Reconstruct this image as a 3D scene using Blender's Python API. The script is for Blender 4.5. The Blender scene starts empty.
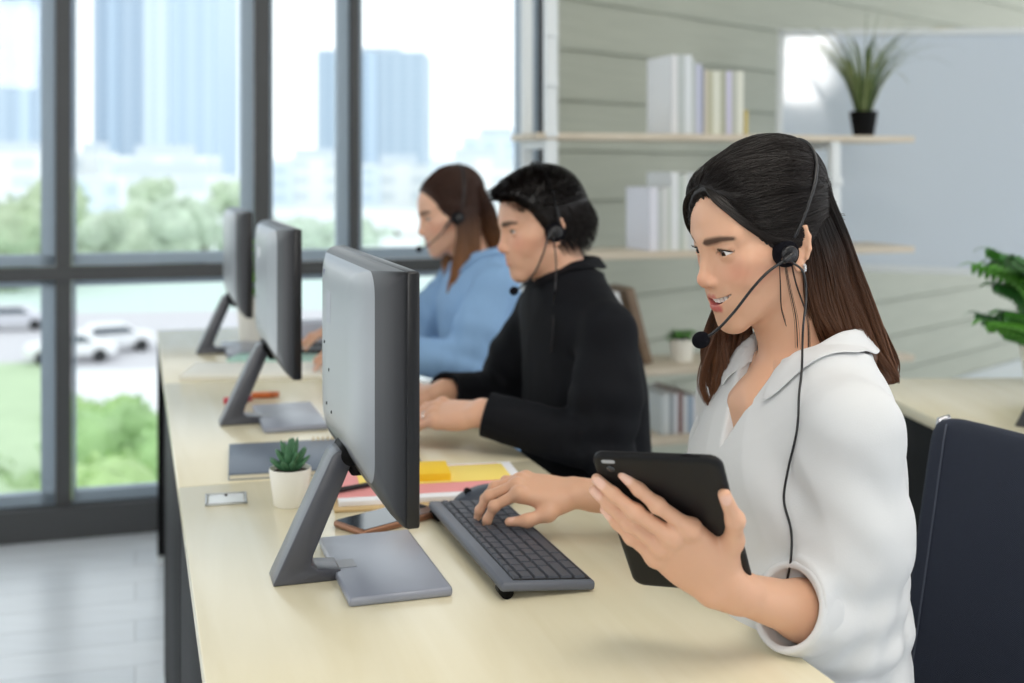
import bpy, bmesh, math, random
import numpy as np
from mathutils import Vector, Matrix
from math import sin, cos, pi, radians, sqrt

# ------------------------------------------------------------------ camera, world, light
SC = bpy.context.scene
COL = SC.collection
CAMZ = 1.26
F = 1200.0            # focal length in pixels of a 1024 wide frame
HY = 170.0            # horizon row
cam_d = bpy.data.cameras.new('camera'); cam = bpy.data.objects.new('camera', cam_d); COL.objects.link(cam)
cam.location = (0, 0, CAMZ); cam.rotation_euler = (pi/2, 0, 0)
cam_d.sensor_width = 36; cam_d.sensor_fit = 'HORIZONTAL'; cam_d.lens = 36*F/1024
cam_d.shift_y = (HY-341.5)/1024
cam_d.clip_start = .05; cam_d.clip_end = 3000
cam_d.dof.use_dof = True; cam_d.dof.focus_distance = 1.42; cam_d.dof.aperture_fstop = 3.6
SC.camera = cam
SC.view_settings.view_transform = 'Standard'; SC.view_settings.look = 'None'
SC.view_settings.exposure = 0.6; SC.view_settings.gamma = 1.0; SC.view_settings.use_curve_mapping = False

W = bpy.data.worlds.new('world'); SC.world = W; W.use_nodes = True
wn = W.node_tree.nodes; wl = W.node_tree.links
bg = wn['Background']
tc = wn.new('ShaderNodeTexCoord'); sx = wn.new('ShaderNodeSeparateXYZ'); rmp = wn.new('ShaderNodeValToRGB')
wl.new(tc.outputs['Generated'], sx.inputs[0]); wl.new(sx.outputs['Z'], rmp.inputs[0])
e = rmp.color_ramp.elements
e[0].position = 0.0; e[0].color = (.96, .98, 1, 1)
e[1].position = .35; e[1].color = (.93, .965, 1, 1)
wl.new(rmp.outputs[0], bg.inputs[0]); bg.inputs[1].default_value = 1.16

def area_light(name, loc, target, sx_, sy_, power, col=(1, 1, 1)):
    l = bpy.data.lights.new(name, 'AREA'); l.shape = 'RECTANGLE'; l.size = sx_; l.size_y = sy_
    l.energy = power; l.color = col
    o = bpy.data.objects.new(name, l); COL.objects.link(o); o.location = loc
    o.rotation_euler = (Vector(target)-Vector(loc)).to_track_quat('-Z', 'Y').to_euler()
    return o
area_light('ceiling_fill', (.5, .5, 2.85), (.35, 1.3, .8), 1.2, 1.2, 15, (1, .93, .84))  # unseen fill light at ceiling height, added to brighten the front
area_light('rear_window_light', (-.2, -3.0, 2.38), (1.26, 5.1, 1.6), .55, .75, 26, (1, .98, .95))
area_light('ceiling_fill', (1.6, 1.9, 2.75), (1.2, 2.2, .8), 1.2, 1.2, 9, (1, .96, .9))  # second unseen fill light, added over the right side

# ------------------------------------------------------------------ geometry of the place
TH = math.atan2(377, 1200)              # the desks run 17.4 degrees to the left of the view
CT, ST = cos(TH), sin(TH)
DESK_Z = .74
OX, OY = -.547, 1.968                   # left corner of the joint between the two nearer desks
def D(u, v, z=DESK_Z):                  # desk frame -> world (u across towards the sitters, v along towards the window)
    return Vector((OX+u*CT-v*ST, OY+u*ST+v*CT, z))
def P(px, py, Z):                       # pixel + distance -> world
    return Vector(((px-512)/F*Z, Z, CAMZ-(py-HY)/F*Z))
RD = Vector((CT, ST, 0)); DD = Vector((-ST, CT, 0)); UP = Vector((0, 0, 1))

# ------------------------------------------------------------------ helpers
def lin(c):
    return tuple(((v/255)/12.92 if v/255 <= .04045 else ((v/255+.055)/1.055)**2.4) for v in c)
def mat(name, col, rough=.5, metal=0., spec=.5, noise=0., nscale=20., bump=0., bscale=60., coat=0., sss=0., stretch=None, trans=0., sheen=0.):
    m = bpy.data.materials.new(name); m.use_nodes = True
    n = m.node_tree.nodes; l = m.node_tree.links; b = n['Principled BSDF']
    c = lin(col)+(1,)
    b.inputs['Base Color'].default_value = c; b.inputs['Roughness'].default_value = rough
    b.inputs['Metallic'].default_value = metal; b.inputs['Specular IOR Level'].default_value = spec
    b.inputs['Coat Weight'].default_value = coat; b.inputs['Coat Roughness'].default_value = .38
    if sheen: b.inputs['Sheen Weight'].default_value = sheen
    if trans: b.inputs['Transmission Weight'].default_value = trans
    if sss:
        b.inputs['Subsurface Weight'].default_value = sss; b.inputs['Subsurface Radius'].default_value = (1, .35, .2)
        b.inputs['Subsurface Scale'].default_value = .006
    t = n.new('ShaderNodeTexCoord'); mp = n.new('ShaderNodeMapping'); l.new(t.outputs['Object'], mp.inputs[0])
    if stretch: mp.inputs['Scale'].default_value = stretch
    if noise:
        nz = n.new('ShaderNodeTexNoise'); nz.inputs['Scale'].default_value = nscale; nz.inputs['Detail'].default_value = 5
        l.new(mp.outputs[0], nz.inputs['Vector'])
        mr = n.new('ShaderNodeMapRange'); mr.inputs[1].default_value = .3; mr.inputs[2].default_value = .7
        mr.inputs[3].default_value = 1-noise; mr.inputs[4].default_value = 1+noise
        l.new(nz.outputs[0], mr.inputs[0])
        mx = n.new('ShaderNodeVectorMath'); mx.operation = 'SCALE'
        mx.inputs[0].default_value = c[:3]; l.new(mr.outputs[0], mx.inputs['Scale']); l.new(mx.outputs[0], b.inputs['Base Color'])
    if bump:
        nb = n.new('ShaderNodeTexNoise'); nb.inputs['Scale'].default_value = bscale; nb.inputs['Detail'].default_value = 3
        l.new(mp.outputs[0], nb.inputs['Vector'])
        bp = n.new('ShaderNodeBump'); bp.inputs['Strength'].default_value = bump; bp.inputs['Distance'].default_value = .002
        l.new(nb.outputs[0], bp.inputs['Height']); l.new(bp.outputs[0], b.inputs['Normal'])
    return m
def colmat(name, rough=.5, spec=.5, sss=0., bump=0., bscale=300, attr='Col', radius=(1, .35, .2), scale=.006):
    m = bpy.data.materials.new(name); m.use_nodes = True
    n = m.node_tree.nodes; l = m.node_tree.links; b = n['Principled BSDF']
    a = n.new('ShaderNodeVertexColor'); a.layer_name = attr; l.new(a.outputs[0], b.inputs['Base Color'])
    b.inputs['Roughness'].default_value = rough; b.inputs['Specular IOR Level'].default_value = spec
    if sss:
        b.inputs['Subsurface Weight'].default_value = sss; b.inputs['Subsurface Radius'].default_value = radius
        b.inputs['Subsurface Scale'].default_value = scale
    if bump:
        t = n.new('ShaderNodeTexCoord'); nb = n.new('ShaderNodeTexNoise'); nb.inputs['Scale'].default_value = bscale
        l.new(t.outputs['Object'], nb.inputs['Vector']); bp = n.new('ShaderNodeBump')
        bp.inputs['Strength'].default_value = bump; bp.inputs['Distance'].default_value = .0006
        l.new(nb.outputs[0], bp.inputs['Height']); l.new(bp.outputs[0], b.inputs['Normal'])
    return m

def tag(o, label, cat, group=None, kind=None):
    o['label'] = label; o['category'] = cat
    if group: o['group'] = group
    if kind: o['kind'] = kind
    return o
def thing(name, label, cat, loc=(0, 0, 0), rz=0., group=None):
    o = bpy.data.objects.new(name, None); COL.objects.link(o); o.empty_display_size = .05
    o.location = loc; o.rotation_euler = (0, 0, rz)
    return tag(o, label, cat, group)
def obj(name, bm, m, parent=None, smooth=True, angle=None):
    me = bpy.data.meshes.new(name); bm.normal_update(); bm.to_mesh(me); bm.free()
    o = bpy.data.objects.new(name, me); COL.objects.link(o)
    for mm in (m if isinstance(m, (list, tuple)) else [m]): me.materials.append(mm)
    if smooth:
        for p in me.polygons: p.use_smooth = True
        if angle is not None:
            try: me.set_sharp_from_angle(angle=radians(angle))
            except Exception: pass
    if parent is not None: o.parent = parent
    return o
def struct(name, bm, m, parent=None, smooth=False):
    o = obj(name, bm, m, parent, smooth)
    if parent is None: o['kind'] = 'structure'
    return o
def xf(bm, verts, M):
    for v in verts: v.co = M @ v.co
def add_box(bm, c, s, bev=0., M=None, seg=2, mi=0):
    """box centred at c with size s, edges rounded by bev"""
    t = bmesh.new(); bmesh.ops.create_cube(t, size=1)
    for v in t.verts: v.co = Vector((v.co.x*s[0], v.co.y*s[1], v.co.z*s[2]))
    if bev: bmesh.ops.bevel(t, geom=t.edges[:], offset=bev, segments=seg, profile=.5, affect='EDGES')
    T = Matrix.Translation(c)
    if M is not None: T = M @ T
    merge(bm, t, T, mi)
def merge(bm, t, T=None, mi=0):
    mp = {}
    for v in t.verts: mp[v] = bm.verts.new(T @ v.co if T is not None else v.co)
    for f in t.faces:
        try:
            nf = bm.faces.new([mp[v] for v in f.verts]); nf.material_index = mi
        except ValueError: pass
    t.free()
def add_prism(bm, pts, z0, z1, M=None, bev=0., mi=0, seg=2):
    """outline pts (x,y) extruded z0..z1"""
    t = bmesh.new()
    a = [t.verts.new((x, y, z0)) for x, y in pts]; b = [t.verts.new((x, y, z1)) for x, y in pts]
    n = len(pts); t.faces.new(a[::-1]); t.faces.new(b)
    for i in range(n): t.faces.new((a[i], a[(i+1) % n], b[(i+1) % n], b[i]))
    bmesh.ops.recalc_face_normals(t, faces=t.faces[:])
    if bev: bmesh.ops.bevel(t, geom=t.edges[:], offset=bev, segments=seg, profile=.5, affect='EDGES')
    merge(bm, t, M, mi)
def add_lathe(bm, prof, n=32, M=None, mi=0):
    t = bmesh.new(); rings = []
    for r, z in prof:
        if r < 1e-6: rings.append([t.verts.new((0, 0, z))])
        else: rings.append([t.verts.new((r*cos(2*pi*i/n), r*sin(2*pi*i/n), z)) for i in range(n)])
    for a, b in zip(rings, rings[1:]):
        for i in range(n):
            j = (i+1) % n
            if len(a) == 1 and len(b) == 1: continue
            if len(a) == 1: t.faces.new((a[0], b[j], b[i]))
            elif len(b) == 1: t.faces.new((a[i], a[j], b[0]))
            else: t.faces.new((a[i], a[j], b[j], b[i]))
    bmesh.ops.recalc_face_normals(t, faces=t.faces[:])
    merge(bm, t, M, mi)
def add_tube(bm, pts, r, n=8, mi=0, cap=True):
    """tube along pts; r a number or a list"""
    pts = [Vector(p) for p in pts]; m = len(pts)
    rs = r if isinstance(r, (list, tuple)) else [r]*m
    up = None; rings = []
    for i, p in enumerate(pts):
        d = (pts[min(i+1, m-1)]-pts[max(i-1, 0)]).normalized()
        if up is None:
            up = Vector((0, 0, 1)) if abs(d.z) < .9 else Vector((1, 0, 0))
        x = (up-d*up.dot(d))
        if x.length < 1e-6: x = d.orthogonal()
        x.normalize(); y = d.cross(x); up = x
        rings.append([bm.verts.new(p+(x*cos(2*pi*k/n)+y*sin(2*pi*k/n))*rs[i]) for k in range(n)])
    for a, b in zip(rings, rings[1:]):
        for k in range(n):
            f = bm.faces.new((a[k], a[(k+1) % n], b[(k+1) % n], b[k])); f.material_index = mi
    if cap and n > 2:
        bm.faces.new(rings[0][::-1]).material_index = mi; bm.faces.new(rings[-1]).material_index = mi
def spline(pts, n=12):
    """Catmull-Rom through pts"""
    pts = [Vector(p) for p in pts]; q = [pts[0]*2-pts[1]]+pts+[pts[-1]*2-pts[-2]]; out = []
    for i in range(1, len(q)-2):
        for k in range(n):
            t = k/n; a, b, c, d = q[i-1:i+3]
            out.append(.5*((2*b)+(c-a)*t+(2*a-5*b+4*c-d)*t*t+(3*b-a-3*c+d)*t**3))
    out.append(pts[-1]); return out
def dup(root, loc=None, rz=None, label=None, group=None):
    r = root.copy(); COL.objects.link(r)
    if loc is not None: r.location = loc
    if rz is not None: r.rotation_euler = (0, 0, rz)
    if label: r['label'] = label
    if group: r['group'] = group
    for ch in list(root.children):
        c = ch.copy(); COL.objects.link(c); c.parent = r
        for g in ch.children:
            k = g.copy(); COL.objects.link(k); k.parent = c
    return r
DESKM = lambda u, v, z=DESK_Z, rz=0.: Matrix.Translation(D(u, v, z)) @ Matrix.Rotation(TH+rz, 4, 'Z')

# ------------------------------------------------------------------ materials
def wood(name, col, dark, scale, rough=.35, stretch=(1, 12, 1), rot=0.):
    m = bpy.data.materials.new(name); m.use_nodes = True
    n = m.node_tree.nodes; l = m.node_tree.links; b = n['Principled BSDF']
    t = n.new('ShaderNodeTexCoord'); mp = n.new('ShaderNodeMapping'); l.new(t.outputs['Object'], mp.inputs[0])
    mp.inputs['Scale'].default_value = stretch; mp.inputs['Rotation'].default_value = (0, 0, rot)
    nz = n.new('ShaderNodeTexNoise'); nz.inputs['Scale'].default_value = scale; nz.inputs['Detail'].default_value = 7
    nz.inputs['Distortion'].default_value = .6
    l.new(mp.outputs[0], nz.inputs['Vector'])
    r = n.new('ShaderNodeValToRGB'); r.color_ramp.elements[0].position = .3; r.color_ramp.elements[1].position = .7
    r.color_ramp.elements[0].color = lin(dark)+(1,); r.color_ramp.elements[1].color = lin(col)+(1,)
    l.new(nz.outputs[0], r.inputs[0]); l.new(r.outputs[0], b.inputs['Base Color'])
    b.inputs['Roughness'].default_value = rough; b.inputs['Specular IOR Level'].default_value = .5
    return m
def floor_mat():
    m = bpy.data.materials.new('floor_planks'); m.use_nodes = True
    n = m.node_tree.nodes; l = m.node_tree.links; b = n['Principled BSDF']
    t = n.new('ShaderNodeTexCoord'); mp = n.new('ShaderNodeMapping'); l.new(t.outputs['Object'], mp.inputs[0])
    mp.inputs['Rotation'].default_value = (0, 0, -TH)
    bk = n.new('ShaderNodeTexBrick'); l.new(mp.outputs[0], bk.inputs['Vector'])
    bk.inputs['Scale'].default_value = 1; bk.inputs['Brick Width'].default_value = 1.2; bk.inputs['Row Height'].default_value = .16
    bk.inputs['Mortar Size'].default_value = .0015
    bk.inputs['Color1'].default_value = lin((234, 240, 247))+(1,); bk.inputs['Color2'].default_value = lin((222, 229, 237))+(1,)
    bk.inputs['Mortar'].default_value = lin((168, 174, 182))+(1,)
    mp2 = n.new('ShaderNodeMapping'); l.new(t.outputs['Object'], mp2.inputs[0])
    mp2.inputs['Rotation'].default_value = (0, 0, -TH); mp2.inputs['Scale'].default_value = (1.5, 22, 1)
    nz = n.new('ShaderNodeTexNoise'); nz.inputs['Scale'].default_value = 3; nz.inputs['Detail'].default_value = 6
    l.new(mp2.outputs[0], nz.inputs['Vector'])
    mr = n.new('ShaderNodeMapRange'); mr.inputs[3].default_value = .86; mr.inputs[4].default_value = 1.12; l.new(nz.outputs[0], mr.inputs[0])
    mx = n.new('ShaderNodeVectorMath'); mx.operation = 'SCALE'; l.new(bk.outputs[0], mx.inputs[0]); l.new(mr.outputs[0], mx.inputs['Scale'])
    l.new(mx.outputs[0], b.inputs['Base Color']); b.inputs['Specular IOR Level'].default_value = .8; b.inputs['Roughness'].default_value = .28
    return m
def glass_mat():
    m = bpy.data.materials.new('pane_glass'); m.use_nodes = True
    n = m.node_tree.nodes; l = m.node_tree.links; n.remove(n['Principled BSDF'])
    tr = n.new('ShaderNodeBsdfTransparent'); tr.inputs[0].default_value = (.95, .975, .975, 1)
    gl = n.new('ShaderNodeBsdfGlossy'); gl.inputs['Roughness'].default_value = .02
    fr = n.new('ShaderNodeFresnel'); fr.inputs[0].default_value = 1.2
    mx = n.new('ShaderNodeMixShader'); l.new(fr.outputs[0], mx.inputs[0]); l.new(tr.outputs[0], mx.inputs[1]); l.new(gl.outputs[0], mx.inputs[2])
    l.new(mx.outputs[0], n['Material Output'].inputs[0])
    return m
M_DESK = wood('maple_laminate', (238, 230, 203), (230, 220, 188), 2.2, .24, (9, .8, 1))
M_DESKEDGE = mat('maple_edge', (196, 172, 124), .5)
M_BLACK = mat('black_steel', (7, 7, 9), .6, spec=.15)
M_FRAME = mat('dark_window_frame', (70, 72, 74), .5)
M_SASH = mat('pale_sash', (158, 175, 190), .45)
M_GLASS = glass_mat()
M_SHELFWOOD = wood('shelf_board', (214, 204, 186), (196, 184, 164), 4, .5, (1, 10, 1))
M_WHITEMETAL = mat('white_metal', (226, 232, 234), .4)
M_SIDING = mat('sage_siding', (168, 172, 158), .6, noise=.05, nscale=3, stretch=(1, 1, 14))
M_PLASTIC = mat('black_plastic', (22, 23, 28), .42, spec=.45)
M_GREY = mat('grey_plastic', (66, 68, 77), .45, spec=.5, bump=.1, bscale=900)
# ------------------------------------------------------------------ the room
WPX = Vector((-1.509, 4.142, 0)); fl = [WPX-RD*5+DD*.06, WPX+RD*1.76+DD*.06, WPX+RD*1.76+Vector((cos(radians(46)), sin(radians(46)), 0))*6, Vector((6.5, -3.5, 0)), Vector((-6, -3.5, 0))]
bm = bmesh.new(); add_prism(bm, [(p.x, p.y) for p in fl], -.1, 0); struct('floor', bm, floor_mat())
# window wall: plane through WP along RD
WP = Vector((-1.509, 4.142, 0))
WM = Matrix.Translation(WP) @ Matrix.Rotation(TH, 4, 'Z')      # local x along the glass, y outwards, z up
H = 3.0; TRZ = .905
MULL = [(-2.2, -2.145), (-.064, -.009), (.607, .664), (.953, .990), (1.69, 1.735)]
bm = bmesh.new()
for a, b in MULL: add_box(bm, ((a+b)/2, .01, H/2), (b-a-.006, .055, H), .003, WM)
add_box(bm, (-.23, .0, .055), (3.95, .1, .11), .003, WM)
add_box(bm, (-.23, .0, TRZ-.001), (3.95, .050, .046), .003, WM)
add_box(bm, (-.23, .0, H-.03), (3.95, .1, .06), .003, WM)
struct('trim_1', bm, M_FRAME)
k = 0
for (a0, a1), (b0, b1) in zip(MULL, MULL[1:]):
    for z0, z1 in ((.11, TRZ-.026), (TRZ+.024, H-.06)):
        k += 1
        bm = bmesh.new(); L, R_ = a1, b0; w = .03
        rw = .085 if b0 > 1.6 else .046
        add_box(bm, (R_-rw/2, .03, (z0+z1)/2), (rw, .05, z1-z0), .002, WM)
        add_box(bm, (L+.006, .03, (z0+z1)/2), (.012, .05, z1-z0), .002, WM)
        add_box(bm, ((L+R_)/2, .03, z0+.02), (R_-L, .05, .04), .002, WM)
        add_box(bm, ((L+R_)/2, .03, z1-.01), (R_-L, .05, .02), .002, WM)
        w_ = struct('window_%d' % k, bm, M_SASH)
        bm = bmesh.new(); add_box(bm, ((L+R_)/2, .035, (z0+z1)/2), (R_-L-.02, .006, z1-z0-.02), 0, WM)
        obj('glass_pane', bm, M_GLASS, w_, False)
# lap-sided wall running away to the right from the end of the window
C0 = Vector((.152, 4.668, 0)); WA = radians(46)
SM = Matrix.Translation(C0) @ Matrix.Rotation(WA, 4, 'Z')
bm = bmesh.new(); z = -.067; LW = 6.0
while z < 3.0:
    z2 = z+.2
    prof = [(-.016, max(z, 0)+.004), (-.020, max(z, 0)+.012), (-.004, z2-.006), (.0, z2-.004), (.0, z2), (.05, z2), (.05, max(z, 0)), (-.012, max(z, 0))]
    a = [bm.verts.new(SM @ Vector((0, y, zz))) for y, zz in prof]; b = [bm.verts.new(SM @ Vector((LW, y, zz))) for y, zz in prof]
    n = len(prof)
    for i in range(n): bm.faces.new((a[i], a[(i+1) % n], b[(i+1) % n], b[i]))
    bm.faces.new(a[::-1]); bm.faces.new(b)
    z = z2
bmesh.ops.recalc_face_normals(bm, faces=bm.faces[:])
struct('wall_right', bm, M_SIDING)
bm = bmesh.new(); add_box(bm, (0, 0, H/2), (.04, .06, H), .004, Matrix.Translation(C0) @ Matrix.Rotation(TH, 4, 'Z')); struct('trim_2', bm, M_WHITEMETAL)

M_PAINT = mat('wall_paint', (214, 212, 206), .8)
bm = bmesh.new(); add_prism(bm, [(p.x, p.y) for p in fl], H, H+.1); struct('ceiling', bm, M_PAINT)
bm = bmesh.new(); add_box(bm, (.25, -3.55, H/2), (12.5, .1, H-.002)); struct('wall_back', bm, M_PAINT)
# ------------------------------------------------------------------ outside
GZ = -8.0
def Pg(px, py):                                   # a point of the ground outside
    Z = (CAMZ-GZ)*F/(py-HY); return Vector(((px-512)/F*Z, Z, GZ))
def leafmat(name, col, n=.2): return mat(name, tuple(int(c+(255-c)*.22) for c in col), .7, noise=n, nscale=.8)  # leaf colours mixed towards white, outdoor haze put into them
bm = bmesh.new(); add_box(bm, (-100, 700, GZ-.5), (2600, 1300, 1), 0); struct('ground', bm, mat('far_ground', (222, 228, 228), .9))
def quad_slab(name, pts, z, m, kind='structure'):
    bm = bmesh.new(); add_prism(bm, [(p.x, p.y) for p in pts], GZ, z, bev=0)
    o = obj(name, bm, m, None, False)
    if kind: o['kind'] = kind
    return o
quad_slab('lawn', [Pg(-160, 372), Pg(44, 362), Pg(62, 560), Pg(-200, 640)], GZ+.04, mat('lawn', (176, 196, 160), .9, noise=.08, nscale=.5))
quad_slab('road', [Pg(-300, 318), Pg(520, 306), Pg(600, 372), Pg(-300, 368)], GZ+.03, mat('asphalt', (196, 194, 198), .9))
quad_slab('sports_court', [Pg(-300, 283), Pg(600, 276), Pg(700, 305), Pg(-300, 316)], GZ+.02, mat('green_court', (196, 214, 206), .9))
M_CARS = [mat('white_paint', (236, 236, 238), .3), mat('silver_paint', (205, 205, 212), .3)]
M_CARGLASS = mat('car_glass', (70, 80, 90), .2); M_TYRE = mat('tyre', (40, 40, 42), .8)
def car(p, rz, m, label):
    t = thing('car', label, 'car', p, rz, 'cars on the road outside')
    bm = bmesh.new(); add_prism(bm, [(-2.1, .35), (-2.1, .85), (-1.5, .95), (-1.0, 1.4), (.6, 1.4), (1.2, .95), (2.0, .85), (2.1, .35)], -.85, .85, Matrix.Rotation(pi/2, 4, 'X'), bev=.08); obj('body', bm, m, t)
    bm = bmesh.new(); add_prism(bm, [(-1.35, .98), (-.95, 1.32), (.55, 1.32), (1.0, .98)], -.87, .87, Matrix.Rotation(pi/2, 4, 'X')); obj('window', bm, M_CARGLASS, t, False)
    for x in (-1.3, 1.3):
        for y in (-.8, .8):
            bm = bmesh.new(); add_lathe(bm, [(0, -.1), (.33, -.1), (.33, .1), (0, .1)], 16, Matrix.Translation((x, y, .33)) @ Matrix.Rotation(pi/2, 4, 'X')); obj('wheel', bm, M_TYRE, t, False)
car(Pg(112, 352)+Vector((0, 0, .05)), .5, M_CARS[0], 'small white car on the road behind the second window pane')
car(Pg(14, 330)+Vector((0, 0, .05)), .2, M_CARS[1], 'pale silver car at the far left edge of the road')
car(Pg(72, 362)+Vector((0, 0, .05)), .3, M_CARS[0], 'white car parked above the bushes near the window mullion')
quad_slab('paved_path', [Pg(70, 374), Pg(240, 366), Pg(260, 410), Pg(72, 440)], GZ+.06, mat('pale_paving', (226, 226, 228), .9))
rng = random.Random(4)
def blob_tree(name, label, cat, base, h, r, col, group, trunk=True, n=9, leaf=.5, cnt=900):
    t = thing(name, label, cat, base, 0, group)
    if trunk:
        bm = bmesh.new(); add_tube(bm, [(0, 0, 0), (.1*r, 0, h*.35), (0, .05*r, h*.7)], [r*.09, r*.07, r*.03], 8); obj('trunk', bm, M_TRUNK, t)
    bm = bmesh.new()
    lob = [(Vector((rng.uniform(-.6, .6)*r, rng.uniform(-.6, .6)*r, h-r*.75+rng.uniform(-.55, .5)*r)), r*rng.uniform(.4, .62)) for _ in range(n)]
    for c, rr in lob:
        t2 = bmesh.new(); bmesh.ops.create_icosphere(t2, subdivisions=2, radius=rr*.86)
        for v in t2.verts: v.co *= 1+rng.uniform(-.12, .12)
        merge(bm, t2, Matrix.Translation(c))
    for _ in range(cnt):
        c, rr = lob[rng.randrange(n)]
        d = Vector((rng.gauss(0, 1), rng.gauss(0, 1), rng.gauss(0, 1))).normalized()
        p = c+d*rr*rng.uniform(.8, 1.08); s = leaf*rng.uniform(.6, 1.3)*r*.16
        a = Vector((rng.gauss(0, 1), rng.gauss(0, 1), rng.gauss(0, 1))).normalized(); b_ = a.cross(d).normalized()
        vs = [bm.verts.new(p+a*s), bm.verts.new(p+b_*s*.45), bm.verts.new(p-a*s), bm.verts.new(p-b_*s*.45)]
        bm.faces.new(vs)
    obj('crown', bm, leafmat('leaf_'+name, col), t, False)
M_TRUNK = mat('bark', (96, 84, 70), .9)
# bushes just below the window
for i, (px, py, Z, r, col, lb) in enumerate([
        (95, 402, 31, 1.35, (130, 170, 84), 'yellow green bush tallest below the window, beside the mullion'),
        (140, 420, 30, 1.9, (124, 166, 90), 'broad leafy bush outside the window close to the desks'),
        (120, 470, 28, 2.2, (140, 176, 96), 'light green bush low outside the window left of the desk leg'),
        (215, 415, 31, 1.9, (120, 160, 92), 'bush outside half hidden behind the far desk end'),
        (22, 425, 31, 1.4, (100, 146, 66), 'dark green bush outside on the lawn edge in the left pane'),
        (10, 478, 28, 1.7, (118, 150, 88), 'low bush outside at the bottom of the left pane'),
        (70, 500, 26, 1.8, (150, 178, 110), 'pale bush outside at the foot of the mullion'),
        (170, 490, 27, 1.9, (134, 168, 104), 'rounded bush outside low behind the desk leg')]):
    Z2 = [45, 37, 27, 41, 44, 36, 22, 32][i]; r *= Z2/Z*.95; Z = Z2
    p = P(px, py, Z); p.z = GZ
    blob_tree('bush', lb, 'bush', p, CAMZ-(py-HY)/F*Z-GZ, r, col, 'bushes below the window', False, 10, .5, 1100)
# trees across the road
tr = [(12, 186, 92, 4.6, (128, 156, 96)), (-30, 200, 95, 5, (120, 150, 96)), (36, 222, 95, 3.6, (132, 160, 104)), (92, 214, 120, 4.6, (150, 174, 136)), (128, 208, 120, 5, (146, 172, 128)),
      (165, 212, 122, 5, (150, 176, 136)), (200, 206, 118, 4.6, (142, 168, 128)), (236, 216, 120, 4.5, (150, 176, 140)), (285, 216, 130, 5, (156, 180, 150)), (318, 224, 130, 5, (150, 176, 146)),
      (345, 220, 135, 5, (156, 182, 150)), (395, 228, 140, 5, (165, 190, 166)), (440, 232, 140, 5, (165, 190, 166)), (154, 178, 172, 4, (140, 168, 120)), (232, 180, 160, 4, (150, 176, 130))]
names = ['large dark tree at the far left beyond the road', 'tree cut by the left edge of the frame', 'tree just left of the thick mullion', 'pale tree right of the thick mullion', 'bushy tree beyond the road in the wide pane', 'pale tree in the middle of the wide pane', 'tree behind the far monitor', 'tree at the right end of the wide pane', 'pale tree in the narrow pane', 'tree low in the narrow pane', 'hazy tree behind the mullion of the narrow pane', 'hazy tree left of the woman in blue', 'hazy tree behind the woman in blue', 'small tree in front of the white low buildings', 'small tree by the low buildings beside the mullion']
for i, ((px, py, Z, r, col), nm) in enumerate(zip(tr, names)):
    Z += (i % 3)*13; col = tuple(int(c+(226-c)*.28) for c in col)  # far crowns bleached further, distance haze painted into the leaves
    p = P(px, py, Z); p.z = GZ
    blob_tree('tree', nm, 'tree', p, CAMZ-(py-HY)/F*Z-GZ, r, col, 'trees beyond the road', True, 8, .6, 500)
# low buildings and towers
def facade(name, wall, glass, sx_, sz_):
    m = bpy.data.materials.new(name); m.use_nodes = True
    n = m.node_tree.nodes; l = m.node_tree.links; b = n['Principled BSDF']; b.inputs['Roughness'].default_value = .6
    t = n.new('ShaderNodeTexCoord'); s = n.new('ShaderNodeSeparateXYZ'); l.new(t.outputs['Object'], s.inputs[0])
    def band(sock, per, frac):
        a = n.new('ShaderNodeMath'); a.operation = 'DIVIDE'; l.new(sock, a.inputs[0]); a.inputs[1].default_value = per
        f = n.new('ShaderNodeMath'); f.operation = 'FRACT'; l.new(a.outputs[0], f.inputs[0])
        g = n.new('ShaderNodeMath'); g.operation = 'GREATER_THAN'; l.new(f.outputs[0], g.inputs[0]); g.inputs[1].default_value = frac
        return g.outputs[0]
    ad = n.new('ShaderNodeMath'); ad.operation = 'ADD'; l.new(s.outputs[0], ad.inputs[0]); l.new(s.outputs[1], ad.inputs[1])
    x = band(ad.outputs[0], sx_, .45); z = band(s.outputs[2], sz_, .35)
    mu = n.new('ShaderNodeMath'); mu.operation = 'MULTIPLY'; l.new(x, mu.inputs[0]); l.new(z, mu.inputs[1])
    mx = n.new('ShaderNodeMix'); mx.data_type = 'RGBA'; l.new(mu.outputs[0], mx.inputs[0])
    mx.inputs[6].default_value = lin(wall)+(1,); mx.inputs[7].default_value = lin(glass)+(1,)
    l.new(mx.outputs[2], b.inputs['Base Color'])
    return m
def building(label, px0, px1, pytop, Z, depth, segs, m_roof, name='tower_block', rz=.15, group=None):
    x0, x1 = (px0-512)/F*Z, (px1-512)/F*Z; zt = CAMZ-(pytop-HY)/F*Z
    t = thing(name, label, 'building', ((x0+x1)/2, Z, GZ), 0, group)
    w = x1-x0; hh = zt-GZ
    for (a, b, dy, top, m) in segs:
        bm = bmesh.new(); add_box(bm, (-w/2+w*(a+b)/2, depth/2+dy, hh*top/2), (w*(b-a), depth, hh*top)); obj('wall', bm, m, t, False)
    bm = bmesh.new(); add_box(bm, (0, depth/2+2, hh*max(s[3] for s in segs)+1.2), (w*.5, depth*.6, 2.4)); obj('roof', bm, m_roof, t, False)
    return t
B1 = facade('blue_tower_face', (188, 202, 217), (170, 187, 205), 7, 3.4); B2 = facade('pale_tower_face', (220, 230, 239), (200, 214, 228), 6, 3.4)  # distance haze is put into these pale facade colours
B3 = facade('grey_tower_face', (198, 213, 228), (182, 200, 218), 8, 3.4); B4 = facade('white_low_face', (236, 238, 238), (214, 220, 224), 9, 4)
B5 = facade('mid_tower_face', (184, 198, 211), (170, 186, 202), 7, 3.4); MR = mat('pale_roof', (206, 214, 222), .8)
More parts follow.
